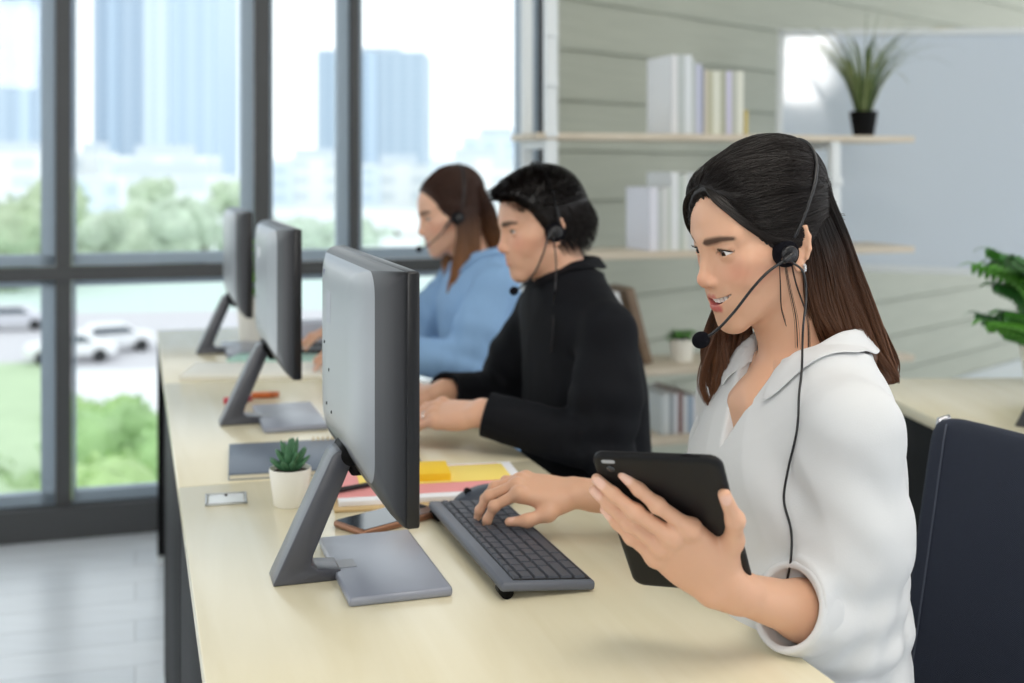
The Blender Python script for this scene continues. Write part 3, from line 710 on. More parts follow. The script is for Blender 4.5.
for a, L, bd in ((.1, .52, .75), (.3, .50, .45), (2.6, .50, .12), (.0, .46, 1.2)):
    bm = bmesh.new(); tip = blade(bm, a, L, bd, .0012, (0, 0, .08)); 
    d = Vector((cos(a)*sin(bd+.3), sin(a)*sin(bd+.3), cos(bd+.3)))
    for k in range(60):
        s = grng.uniform(-.05, .05); q = tip+d*s
        e_ = q+Vector((grng.gauss(0, 1), grng.gauss(0, 1), grng.gauss(0, 1)))*.006*(1-abs(s)/.06)+d*.012
        x_ = d.orthogonal()*.0008
        bm.faces.new([bm.verts.new(q-x_), bm.verts.new(q+x_), bm.verts.new(e_)])
    obj('plume', bm, M_PLUME, t, False)

# ------------------------------------------------------------------ whiteboard
ZB = 5.15; bl = P(774, 30, ZB); A25 = radians(-12)
t = thing('whiteboard', 'large framed whiteboard standing behind the bookcase', 'whiteboard', (bl.x, bl.y, 0), A25)
bw, bh, zb = 1.9, 1.02, bl.z-1.02
RL = Matrix.Translation((0, 0, zb)) @ Matrix.Rotation(radians(1.0), 4, 'Y')
def wm(a=1.): return mat
bm = bmesh.new(); add_box(bm, (bw/2, .012, bh/2), (bw-.03, .012, bh-.03), 0, RL); obj('panel', bm, mat('whiteboard_face', (212, 223, 234), .07, spec=.5), t, False)
bm = bmesh.new()
for c, s in (((bw/2, .008, bh-.012), (bw, .03, .028)), ((bw/2, .008, .012), (bw, .03, .028)), ((.014, .008, bh/2), (.03, .03, bh)), ((bw-.014, .008, bh/2), (.03, .03, bh))): add_box(bm, c, s, .003, RL)
obj('frame', bm, M_WHITEMETAL, t)
bm = bmesh.new()
for x in (.2, bw-.2):
    add_tube(bm, [(x, .05, .03), (x, .05, zb+bh*.6)], .016, 12); add_tube(bm, [(x, -.22, .03), (x, .32, .03)], .016, 12)
obj('stand', bm, M_WHITEMETAL, t)

# ------------------------------------------------------------------ desk behind the woman, with plant and monitor stand
EZ = .74
def Pd(px, py, z=EZ):
    Z = (CAMZ-z)*F/(py-HY); return Vector(((px-512)/F*Z, Z, z))
c1 = Pd(899, 402); c2 = Pd(1000, 448)
t = thing('desk', 'maple desk standing behind the woman in white, on the right', 'desk', (0, 0, 0), 0)
ex = Vector((1, .03, 0)).normalized()
far = c2+(c1-c2)*((Pd(880, 378.5).y-c2.y)/(c1.y-c2.y))
pts = [c2, far, far+ex*1.6, c2+ex*1.6]
bm = bmesh.new(); add_prism(bm, [(p.x, p.y) for p in pts], EZ-.025, EZ, bev=.002); obj('tabletop', bm, M_DESK, t)
bm = bmesh.new()
dl = (far-c2).normalized(); nrm = ex
q = [c2+ex*.03+dl*.02, far+ex*.03-dl*.02, far+ex*.05-dl*.02, c2+ex*.05+dl*.02]
add_prism(bm, [(p.x, p.y) for p in q], .02, EZ-.03, bev=.002); obj('side_panel', bm, M_BLACK, t)
bm = bmesh.new(); q = [far+ex*.05-dl*.04, far+ex*1.5-dl*.04, far+ex*1.5-dl*.06, far+ex*.05-dl*.06]
add_prism(bm, [(p.x, p.y) for p in q], .1, EZ-.03, bev=.002); obj('modesty_panel', bm, M_BLACK, t)
p = Pd(1018, 424)
t = thing('monitor', 'monitor on the desk behind the office chair, cut by the right edge', 'monitor', p, -pi/2+.9)
bm = bmesh.new(); add_prism(bm, [(0, 0), (.074, .158), (.100, .163), (.050, .030), (.085, .014), (.085, 0)], -.026, .026, Matrix.Rotation(pi/2, 4, 'X'), bev=.002); obj('stand_arm', bm, M_STAND, t)
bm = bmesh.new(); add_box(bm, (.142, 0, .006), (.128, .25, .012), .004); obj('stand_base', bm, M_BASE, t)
bm = bmesh.new(); add_box(bm, (.12, 0, .28), (.05, .48, .285), .015); obj('back_cover', bm, M_MONBACK, t)
# bushy plant on that desk
pp = Pd(1047, 383)
t = thing('leafy_plant', 'bright green leafy plant at the right edge of the frame', 'plant', pp, 0)
bm = bmesh.new(); add_lathe(bm, [(0, 0), (.05, 0), (.065, .10), (.06, .10), (0, .09)], 28); obj('pot', bm, M_POT, t, True, 40)
M_LEAFS = [mat('leaf_green', (84, 150, 50), .4), mat('leaf_green', (48, 108, 44), .4), mat('leaf_green', (66, 130, 46), .4)]
lr = random.Random(5)
for i in range(30):
    a = lr.uniform(0, 2*pi) if i > 8 else pi+lr.uniform(-.7, .7); L = lr.uniform(.12, .2); h = lr.uniform(.0, .2)
    base = Vector((0, 0, .09)); tipp = Vector((cos(a)*L*.8, sin(a)*L*.8, .09+h+.04)); mid = Vector((cos(a)*L*.3, sin(a)*L*.3, .09+h*.8+.03))
    st = spline([base, mid, tipp], 6)
    fr = bmesh.new(); add_tube(fr, st, .0018, 5)
    for k in range(3, len(st)):
        for sgn in (-1, 1):
            for e2 in (0, 1):
                flat_leaf(fr, .055*(1.1-.05*k), .012, Matrix.Translation(st[k]+Vector((0, 0, -.003*e2))) @ Matrix.Rotation(a+sgn*(.95-.25*e2), 4, 'Z'), droop=.5+.3*e2)
    flat_leaf(fr, .055, .014, Matrix.Translation(st[-1]) @ Matrix.Rotation(a, 4, 'Z'))
    obj('frond', fr, M_LEAFS[i % 3], t, True)
# ------------------------------------------------------------------ office chair
def mesh_mat():
    m = mat('chair_mesh', (34, 38, 50), .55, spec=.4)
    n = m.node_tree.nodes; l = m.node_tree.links; b = n['Principled BSDF']
    t = n.new('ShaderNodeTexCoord'); s = n.new('ShaderNodeSeparateXYZ'); l.new(t.outputs['Object'], s.inputs[0])
    def wave(sock, f):
        a = n.new('ShaderNodeMath'); a.operation = 'MULTIPLY'; l.new(sock, a.inputs[0]); a.inputs[1].default_value = f
        c = n.new('ShaderNodeMath'); c.operation = 'SINE'; l.new(a.outputs[0], c.inputs[0]); return c.outputs[0]
    mu = n.new('ShaderNodeMath'); mu.operation = 'MULTIPLY'; l.new(wave(s.outputs[1], 2100), mu.inputs[0]); l.new(wave(s.outputs[2], 2100), mu.inputs[1])
    bp = n.new('ShaderNodeBump'); bp.inputs['Strength'].default_value = .5; bp.inputs['Distance'].default_value = .001
    l.new(mu.outputs[0], bp.inputs['Height']); l.new(bp.outputs[0], b.inputs['Normal'])
    mr = n.new('ShaderNodeMapRange'); mr.inputs[1].default_value = -1; mr.inputs[3].default_value = .55; mr.inputs[4].default_value = 1.35; l.new(mu.outputs[0], mr.inputs[0])
    sc = n.new('ShaderNodeVectorMath'); sc.operation = 'SCALE'; sc.inputs[0].default_value = lin((44, 50, 66)); l.new(mr.outputs[0], sc.inputs['Scale']); l.new(sc.outputs[0], b.inputs['Base Color'])
    return m
M_MESH = mesh_mat(); M_CHROME = mat('chrome', (200, 200, 205), .2, 1.)
M_SEAM = mat('seam_thread', (78, 84, 98), .6)
def office_chair(u, v, label):
    """local x backwards (away from the desk), y along the row"""
    t = thing('office_chair', label, 'chair', D(u, v, 0), TH)
    HW = .235
    prof = [(.245, .46), (.255, .50), (.268, .56), (.285, .66), (.305, .78), (.318, .86), (.323, .885), (.331, .897), (.341, .893)]
    def cx(y): return .03*(1-(y/HW)**2)          # slight wrap
    bm = bmesh.new(); ny = 16; g = []
    for (x, z) in prof:
        g.append([bm.verts.new((x-.03+cx(y)+.0, y, z-(.012*max(0, abs(y/HW)-.9)/.1 if z > .87 else 0))) for y in [HW*(2*i/ny-1) for i in range(ny+1)]])
    for a, b in zip(g, g[1:]):
        for i in range(ny): bm.faces.new((a[i], b[i], b[i+1], a[i+1]))
    o = obj('backrest', bm, M_MESH, t); md = o.modifiers.new('solid', 'SOLIDIFY'); md.thickness = .014; md.offset = -1
    md = o.modifiers.new('sub', 'SUBSURF'); md.levels = 2; md.render_levels = 2
    for sg in (-1, 1):
        bm = bmesh.new(); add_tube(bm, [(x-.0315+cx(sg*.205), sg*.205, z) for x, z in prof[:-2]], .0013, 6); obj('seam', bm, M_SEAM, o)
        bm = bmesh.new(); add_tube(bm, [(x-.012, sg*(HW+.001), z) for x, z in prof[:-2]]+[(.325, sg*(HW-.004), .888)], .005, 10); obj('back_frame', bm, M_CHROME, t)
    bm = bmesh.new(); add_box(bm, (.0, 0, .43), (.48, .47, .06), .025, seg=4); obj('seat', bm, M_MESH, t)
    bm = bmesh.new(); add_tube(bm, spline([(.05, 0, .39), (.2, 0, .385), (.27, 0, .42), (.285, 0, .56)], 6), .018, 12); obj('back_support', bm, M_BLACK, t)
    bm = bmesh.new(); add_lathe(bm, [(0, .1), (.028, .1), (.028, .25), (.018, .25), (.018, .40), (0, .40)], 20); obj('gas_lift', bm, M_BLACK, t, True, 40)
    for k in range(5):
        a = 2*pi*k/5+.3
        bm = bmesh.new(); add_tube(bm, [(.02*cos(a), .02*sin(a), .12), (.28*cos(a), .28*sin(a), .075)], [.022, .015], 10); lg = obj('leg', bm, M_BLACK, t)
        bm = bmesh.new(); add_lathe(bm, [(0, -.02), (.03, -.018), (.03, .018), (0, .02)], 18, Matrix.Translation((.28*cos(a), .28*sin(a), .031)) @ Matrix.Rotation(a, 4, 'Z') @ Matrix.Rotation(pi/2, 4, 'X')); obj('caster', bm, M_BLACK, lg, True, 40)
    return t
office_chair(.775, -.75, 'black mesh office chair of the woman in white, at the right edge')
def stool(u, v, label):
    t = thing('stool', label, 'stool', D(u, v, 0), TH)
    bm = bmesh.new(); add_lathe(bm, [(0, .395), (.17, .395), (.185, .41), (.185, .435), (.17, .45), (0, .452)], 36); obj('seat', bm, M_BLACK, t, True, 40)
    bm = bmesh.new(); add_lathe(bm, [(0, .02), (.022, .02), (.022, .397), (0, .397)], 20); obj('post', bm, M_CHROME, t, True, 40)
    bm = bmesh.new(); add_lathe(bm, [(0, 0), (.2, 0), (.2, .008), (.03, .03), (0, .03)], 36); obj('base', bm, M_CHROME, t, True, 40)

# ------------------------------------------------------------------ implicit surfaces for bodies and cloth
f4 = np.float32
class SDF:
    def __init__(s): s.ops = []
    def add(s, fn, c, R, k=.01, mode='u'): s.ops.append((fn, np.array(c, f4), float(R), float(k), mode)); return s
    def ell(s, c, r, k=.01, mode='u', rot=None):
        c_ = np.array(c, f4); r_ = np.array(r, f4); M = None if rot is None else np.array(rot, f4)
        def fn(Pn):
            q = Pn-c_
            if M is not None: q = q @ M
            a = np.sqrt(((q/r_)**2).sum(1))+1e-9; b = np.sqrt(((q/(r_*r_))**2).sum(1))+1e-9
            return a*(a-1)/b
        return s.add(fn, c, max(r), k, mode)
    def cap(s, a, b, ra, rb=None, k=.01, mode='u', flat=None):
        rb = ra if rb is None else rb; a = np.array(a, f4); b = np.array(b, f4); ba = b-a; L2 = float(ba @ ba)+1e-12
        def fn(Pn):
            q = Pn-a; t = np.clip(q @ ba/L2, 0, 1)
            d = q-t[:, None]*ba
            if flat is not None:                # squash along a direction
                n, f = flat; dn = d @ n; d = d+np.outer(dn*(f-1), n)
            return np.sqrt((d*d).sum(1))-(ra+(rb-ra)*t)
        return s.add(fn, (a+b)/2, sqrt(L2)/2+max(ra, rb), k, mode)
    def chain(s, pts, rs, k=.006, mode='u', flat=None):
        for i in range(len(pts)-1): s.cap(pts[i], pts[i+1], rs[i], rs[i+1], k, mode, flat)
        return s
    def eval(s, Pn, cen=None, rad=None):
        d = None
        for fn, c, R, k, mode in s.ops:
            if cen is not None:
                gap = float(np.linalg.norm(c-cen))-R-rad
                if gap > .07+k: continue
            if mode == 'u':
                e_ = fn(Pn)
                if d is None: d = e_
                else:
                    h = np.maximum(k-np.abs(d-e_), 0); d = np.minimum(d, e_)-h*h/(4*k)
            elif mode == 's' and d is not None:
                e_ = -fn(Pn); h = np.maximum(k-np.abs(d-e_), 0); d = np.maximum(d, e_)+h*h/(4*k)
            elif mode == 'i' and d is not None:
                e_ = fn(Pn); h = np.maximum(k-np.abs(d-e_), 0); d = np.maximum(d, e_)+h*h/(4*k)
            elif mode == 'd' and d is not None:      # displacement
                d = d+fn(Pn)
        return np.full(len(Pn), .05, f4) if d is None else d
    def mesh(s, lo, hi, h, B=12, slack=1.6):
        lo = np.array(lo, f4); hi = np.array(hi, f4)
        nb = np.maximum(1, np.ceil((hi-lo)/(h*B)).astype(int)); N = nb*B+1
        g = np.stack(np.meshgrid(*[np.arange(n) for n in nb], indexing='ij'), -1).reshape(-1, 3)
        cen = lo+(g+.5)*h*B; half = h*B*.5*1.7321
        keep = []
        for i in range(0, len(cen), 20000):
            keep.append(np.abs(s.eval(cen[i:i+20000].astype(f4))) < half*slack+.002)
        g = g[np.concatenate(keep)]; 
        co = np.stack(np.meshgrid(*[np.arange(B+1)]*3, indexing='ij'), -1).reshape(-1, 3)
        st = np.array([N[1]*N[2], N[2], 1], np.int64)
        VK, VP_, FQ = [], [], []
        idx = np.arange((B+1)**3).reshape(B+1, B+1, B+1)
        for b in g:
            Pn = (lo+(b*B+co)*h).astype(f4)
            d = s.eval(Pn, lo+(b+.5)*h*B, half)
            if d.min() > 0 or d.max() < 0: continue
            D3 = d.reshape(B+1, B+1, B+1); S = D3 < 0
            # cell vertices
            cnt = np.zeros((B, B, B), f4); acc = np.zeros((B, B, B, 3), f4)
            base = np.stack(np.meshgrid(*[np.arange(B)]*3, indexing='ij'), -1).astype(f4)
            for axd in range(3):
                oth = [q for q in range(3) if q != axd]
                for da in (0, 1):
                    for db in (0, 1):
                        sl0 = [slice(0, B)]*3; sl1 = [slice(0, B)]*3
                        sl0[oth[0]] = slice(da, B+da); sl0[oth[1]] = slice(db, B+db); sl1 = list(sl0)
                        sl0[axd] = slice(0, B); sl1[axd] = slice(1, B+1)
                        d0 = D3[tuple(sl0)]; d1 = D3[tuple(sl1)]; cr = (d0 < 0) != (d1 < 0)
                        if not cr.any(): continue
                        t = np.where(cr, d0/np.where(cr, d0-d1, 1), 0)
                        off = np.zeros(3, f4); off[oth[0]] = da; off[oth[1]] = db
                        p = base+off; p = p.copy(); p[..., axd] += t
                        acc += np.where(cr[..., None], p, 0); cnt += cr
            m = cnt > 0
            if m.any():
                cell = np.argwhere(m); VK.append((cell+b*B) @ st); VP_.append(lo+(acc[m]/cnt[m][:, None]+b*B)*h)
            # faces from grid edges owned by this block
            for axd in range(3):
                sl0 = [slice(0, B)]*3; sl1 = [slice(0, B)]*3; sl1[axd] = slice(1, B+1)
                s0 = S[tuple(sl0)]; s1 = S[tuple(sl1)]; cr = s0 != s1
                if not cr.any(): continue
                e_ = np.argwhere(cr)+b*B; fl = s0[cr]
                o1, o2 = [q for q in range(3) if q != axd]
                u1 = np.zeros(3, int); u1[o1] = 1; u2 = np.zeros(3, int); u2[o2] = 1
                q = np.stack([(e_-u1-u2) @ st, (e_-u2) @ st, e_ @ st, (e_-u1) @ st], 1)
                if axd == 1: fl = ~fl
                q[~fl] = q[~fl][:, ::-1]
                FQ.append(q)
        K = np.concatenate(VK); V = np.concatenate(VP_); Q = np.concatenate(FQ)
        o = np.argsort(K); K = K[o]; V = V[o]
        j = np.searchsorted(K, Q); j = np.clip(j, 0, len(K)-1); ok = (K[j] == Q).all(1); Q = j[ok]
        V = V.astype(f4)
        for _ in range(2):                    # pull on to the surface
            d, n = s.grad(V, h*.5); V = V-n*np.clip(d, -h*.6, h*.6)[:, None]
        return V, Q
    def grad(s, V, e_=.001):
        n = np.zeros_like(V); dd = s.big(V)
        for a in range(3):
            o = np.zeros(3, f4); o[a] = e_
            n[:, a] = s.big(V+o)-s.big(V-o)
        n /= (np.linalg.norm(n, axis=1)[:, None]+1e-9)
        return dd, n
    def big(s, V):
        out = np.empty(len(V), f4); o = np.lexsort((np.floor(V[:, 0]/.03), np.floor(V[:, 1]/.03), np.floor(V[:, 2]/.03)))
        for i in range(0, len(V), 3000):
            ii = o[i:i+3000]; q = V[ii]; c = (q.min(0)+q.max(0))/2; r = float(np.linalg.norm(q.max(0)-q.min(0)))/2
            out[ii] = s.eval(q, c, r)
        return out
class Build:
    """collects pieces (verts, faces, material index, colour) into one mesh object"""
    def __init__(s): s.v = []; s.f3 = []; s.n = 0; s.col = []; s.mi = []
    def add(s, V, Fc, mi=0, col=(1, 1, 1)):
        V = np.asarray(V, float); s.v.append(V)
        s.f3 += [tuple(int(i)+s.n for i in q) for q in Fc]; s.mi += [mi]*len(Fc); s.n += len(V)
        c = np.asarray(col, float); s.col.append(np.tile(c, (len(V), 1)) if c.ndim == 1 else c)
    def bm(s, bm, mi=0, col=(1, 1, 1), M=None):
        bm.verts.index_update(); V = [(M @ v.co if M is not None else v.co)[:] for v in bm.verts]
        s.add(np.array(V), [[v.index for v in f.verts] for f in bm.faces], mi, col); bm.free()
    def make(s, name, mats, parent=None, origin=None):
        V = np.concatenate(s.v); C = np.concatenate(s.col)
        og = np.array(origin if origin is not None else (0, 0, 0), float)
        me = bpy.data.meshes.new(name); me.from_pydata((V-og).tolist(), [], s.f3); me.update()
        a = me.color_attributes.new('Col', 'FLOAT_COLOR', 'POINT')
        a.data.foreach_set('color', np.concatenate([C, np.ones((len(C), 1))], 1).astype(f4).ravel())
        for m in mats: me.materials.append(m)
        me.polygons.foreach_set('material_index', np.array(s.mi, np.int32)); me.polygons.foreach_set('use_smooth', np.ones(len(s.f3), bool))
        me.update()
        o = bpy.data.objects.new(name, me); COL.objects.link(o); o.location = og
        if parent is not None:
            o.parent = parent; o.location = Vector(og)-parent.location
        return o
def np3(M): return np.array(M.to_3x3(), f4)
def tow(M, V):
    M = np.array(M, float); return V @ M[:3, :3].T+M[:3, 3]
def smooth01(x, a, b):
    t = np.clip((x-a)/(b-a), 0, 1); return t*t*(3-2*t)
L3 = lambda c: np.array(lin(c))
# ------------------------------------------------------------------ people
RGH = lambda a, ax: np.array(Matrix.Rotation(a, 3, ax), f4)
def head_sdf(p):
    """head in its own frame: x to the person's left, y backwards, z up, origin between the ears; returns (skin, lips, dims)"""
    s = SDF(); jw = p.get('jaw', 1.); male = p.get('male', False)
    s.ell((0, .003, .040), (.0705, .084, .085), .01)
    s.ell((0, -.047, .042), (.055, .050, .054), .03)
    s.ell((0, -.042, -.018), (.054*jw, .046, .060), .03)
    for g in (1, -1):
        s.cap((g*.047*jw, -.010, -.046), (g*.015*jw, -.073, -.089), .013, .012, .03)
        s.ell((g*.035, -.064, -.029), (.020, .018, .019), .022)
        s.ell((g*.050, -.048, -.006), (.015, .025, .014), .022)
        s.cap((g*.010, -.0890, .0265), (g*.044, -.0735, .030), .0085 if male else .0068, .006, .018)
    s.ell((0, -.044, -.060), (.041*jw, .042, .035), .02)
    s.ell((0, -.0765, -.0895), (.0165 if not male else .021, .0145, .0140), .016)
    s.ell((0, -.073, -.034), (.031, .023, .026), .02)
    for g in (1, -1):
        s.ell((g*.031, -.0985, .0085), (.0180, .0125, .0115), .012, 's')
    s.cap((0, -.0895, .022), (0, -.1045, -.020), .0056, .0066, .014)
    nt = p.get('nose', 1.)
    s.ell((0, -.1065, -.0255), (.0073*nt, .0082, .0070*nt), .008)
    for g in (1, -1):
        s.ell((g*.0102*nt, -.0995, -.0300), (.0052*nt, .0078, .0056*nt), .006)
    s.cap((0, -.106, -.0315), (0, -.096, -.0360), .0040, .0045, .006)
    s.ell((0, -.0735, -.058), (.030, .0185, .020), .02)
    for g in (1, -1):
        s.ell((g*.0054, -.1018, -.0357), (.0028, .0042, .0030), .002, 's')
        # lids round the eyeball
        s.ell((g*.031, -.0765, .008), (.0138,)*3, .005)
        s.cap((g*.021, -.0875, .0150), (g*.043, -.0805, .0158), .0026, .0022, .006)
    # lips
    ou = p.get('smile', 1.); op = p.get('open', 0.)
    up = SDF(); lo = SDF()
    cnr = (.0235+.0090*ou, -.0855+.0090*ou, -.0535+.0065*ou); my = -.0935
    ul = -.0512+.0012*op; ll = -.0625-.0032*op
    for g in (1, -1):
        c = (g*cnr[0], cnr[1], cnr[2])
        a = [(0, my-.0002, ul-.0008), (g*.005, my-.0008, ul+.0002), (g*.015, my+.0045, ul+.0006+.0006*ou), c]; ra = [.0042, .0044, .0036, .0017]
        up.chain(a, ra, .003)
        b = [(0, my+.0012, ll), (g*.008, my+.0018, ll+.0005), (g*.017, my+.0060, (ll+cnr[2])/2-.0018), c]; rb = [.0060, .0058, .0044, .0018]
        lo.chain(b, rb, .003)
    s.ops += [(fn, c, R, .0035, m) for fn, c, R, k, m in up.ops]+[(fn, c, R, .0035, m) for fn, c, R, k, m in lo.ops]
    if op > 0:
        def slit(Pn):
            x2 = (Pn[:, 0]/(cnr[0]-.0015))**2
            zt = (ul-.0030)*(1-x2)+(cnr[2])*x2; zb = (ll+.0036)*(1-x2)+(cnr[2])*x2
            return np.maximum(np.maximum(Pn[:, 2]-zt, zb-Pn[:, 2]), Pn[:, 1]-(my+.010+x2*.004)).astype(f4)
        s.add(slit, (0, my, -.059), .04, .0012, 's')
    # eye openings
    e_up, e_lo = p.get('lid', (.0042, .0034))
    for g in (1, -1):
        cx, cz_ = g*.031, .008; hw = .0138
        def lens(Pn, cx=cx, g=g):
            x = (Pn[:, 0]-cx)*g; z = Pn[:, 2]-cz_-.06*x
            r1 = (hw*hw+e_up**2)/(2*e_up); r2 = (hw*hw+e_lo**2)/(2*e_lo)
            d1 = np.sqrt(x*x+(z-(e_up-r1))**2)-r1; d2 = np.sqrt(x*x+(z+(e_lo-r2))**2)-r2
            return np.maximum(np.maximum(d1, d2), Pn[:, 1]+.0790)
        s.add(lens, (cx, -.084, cz_), .02, .0012, 's')
    # ears
    for g in (1, -1) if p.get('ears', True) else ():
        rot = RGH(g*-.30, 'Z') @ RGH(-.16, 'X')
        C = np.array((g*.0715, .002, .0), f4)
        loc = lambda q: C+rot @ np.array(q, f4)
        s.ell(loc((0, 0, 0)), (.0055, .0150, .0275), .006, rot=rot)
        ring = [(g*.004, .013*cos(a)-.001, .026*sin(a)+.001) for a in [radians(q) for q in (200, 160, 125, 90, 55, 20, -15, -45)]]
        s.chain([loc(q) for q in ring], [.0024, .003, .0034, .0036, .0036, .0034, .0032, .003], .003)
        s.ell(loc((g*.003, -.003, -.027)), (.0045, .0075, .0085), .005)
        s.ell(loc((g*.0075, -.001, -.003)), (.0055, .0072, .012), .003, 's')
        s.ell(loc((g*.004, -.013, -.006)), (.004, .004, .006), .004)
    return s, up, lo
def paint_skin(V, p, up, lo):
    base = L3(p['skin']); C = np.tile(base, (len(V), 1))
    x, y, z = V[:, 0], V[:, 1], V[:, 2]
    def mixin(w, col): 
        nonlocal C; C = C*(1-w[:, None])+np.array(col)*w[:, None]
    bl = L3(p.get('blush', (222, 142, 118)))
    for g in (1, -1):
        mixin(.45*np.exp(-(((x-g*.046)/.02)**2+((z+.018)/.018)**2))*(y < -.02), bl)
    mixin(.35*np.exp(-((x/.012)**2+((z+.028)/.012)**2))*(y < -.09), bl)
    # lips
    lip = L3(p.get('lips', (190, 84, 84)))
    du = up.eval(V.astype(f4)); dl = lo.eval(V.astype(f4)); dm = np.minimum(du, dl)
    mixin(np.clip(1-(dm-.0004)/.0010, 0, 1)*p.get('lipmix', .9), lip)
    # inside of the mouth
    mixin((np.abs(x) < .025)*(np.abs(z+.0570) < .0075)*(y > -.0900+12*x*x)*(y < -.070)*(1. if p.get('open', 0) else 0.), L3((110, 40, 40)))
    # eyebrows
    bc = L3(p.get('brow', (66, 46, 38))); th = p.get('browth', .0046)
    for g in (1, -1):
        t = (x*g-.010)/.043; zc = .0238+.0070*np.clip(t, 0, 1)-.0060*np.clip(t-.60, 0, 1)**1.2*1.8; w = th*(1-.80*np.clip(t-.35, 0, 1))*smooth01(t, -.12, .12)
        m = np.clip(1.15-np.abs(z-zc)/np.maximum(w, 1e-5)*.75, 0, 1)*smooth01(t, -.1, .08)*(1-smooth01(t, .92, 1.03))*(y < -.045)
        mixin(np.clip(m*1.3, 0, .92), bc)
        # a soft line of make-up along the lid
        xx = (x-g*.031)*g
        zl = .008+p.get('lid', (.0042, .0034))[0]*(1-(xx/.0145)**2)+.06*xx
        if not p.get('male'): mixin(.55*np.exp(-((z-zl-.0008)/.0011)**2)*(np.abs(xx) < .0155)*(y < -.07), L3((70, 44, 38)))
    return C
def eye_piece(B, p, HM, mi_eye, mi_dark):
    gz = p.get('gaze', (0, 0)); R = .0122
    for g in (1, -1):
        c = np.array((g*.031, -.0765, .008))
        nu, nv = 48, 40; th = np.linspace(0, pi, nv); ph = np.linspace(0, 2*pi, nu, endpoint=False)
        V = np.array([(sin(a)*cos(b), -cos(a), sin(a)*sin(b)) for a in th for b in ph])
        bulge = 1+.055*np.exp(-(np.arccos(np.clip(-V[:, 1], -1, 1))/.42)**2)
        ang = np.arccos(np.clip(-V[:, 1], -1, 1))*R
        C = np.tile(L3((236, 230, 226)), (len(V), 1))
        ir = L3(p.get('iris', (62, 40, 28)))
        w = np.clip((.0060-ang)/.0006, 0, 1); C = C*(1-w[:, None])+ir*w[:, None]
        w = np.clip((.0026-ang)/.0005, 0, 1); C = C*(1-w[:, None])+L3((10, 8, 8))*w[:, None]
        Rm = np.array(Matrix.Rotation(gz[0], 3, 'Z') @ Matrix.Rotation(gz[1], 3, 'X'))
        V = (V*bulge[:, None]*R) @ Rm.T+c
        Fq = [(i*nu+j, i*nu+(j+1) % nu, (i+1)*nu+(j+1) % nu, (i+1)*nu+j) for i in range(nv-1) for j in range(nu)]
        B.add(tow(HM, V), Fq, mi_eye, C)
        # lashes and lid line
        bm = bmesh.new(); eu, el = p.get('lid', (.0042, .0034)); r = R+.0019; pts = []
        for k in range(13):
            xx = -.0138+.0280*k/12; zz = eu*(1-((xx)/.0142)**2)+.06*xx+.0003
            yy = -sqrt(max(r*r-xx*xx-zz*zz, 1e-9)); pts.append(Vector((g*xx, yy, zz))+Vector(c))
        add_tube(bm, pts, [.0004]+[.0008]*11+[.0005], 6)
        if not p.get('male'):
            for k in range(1, 26):
                f = k/26*12; i = int(f); a = pts[min(i, 11)].lerp(pts[min(i+1, 12)], f-i)
                out = (a-Vector(c)).normalized(); ln = .0030+.0022*(k/26)
                add_tube(bm, [a, a+out*ln*.6+Vector((g*.0006*(k/13-1), 0, .0004)), a+out*ln*.8+Vector((g*.0012*(k/13-.8), 0, .0028))], [.0003, .00022, .00008], 3, cap=False)
        B.bm(bm, mi_dark, L3((26, 18, 16)), HM)
def teeth_piece(B, HM, mi):
    bm = bmesh.new()
    for k in range(-5, 6):
        if k == 0: continue
        xx = (abs(k)-.5)*.0068*(1 if k > 0 else -1)*(1-.03*abs(k)); yy = -.0905+xx*xx*17; w = .0064-.0004*abs(k)
        ang = math.atan(2*17*xx)
        add_box(bm, (0, 0, 0), (w, .004, .0118-.0006*abs(k)), .0012, Matrix.Translation((xx, yy-.0005, -.0558+.00095*abs(k))) @ Matrix.Rotation(ang, 4, 'Z'))
    B.bm(bm, mi, L3((248, 244, 236)), HM)

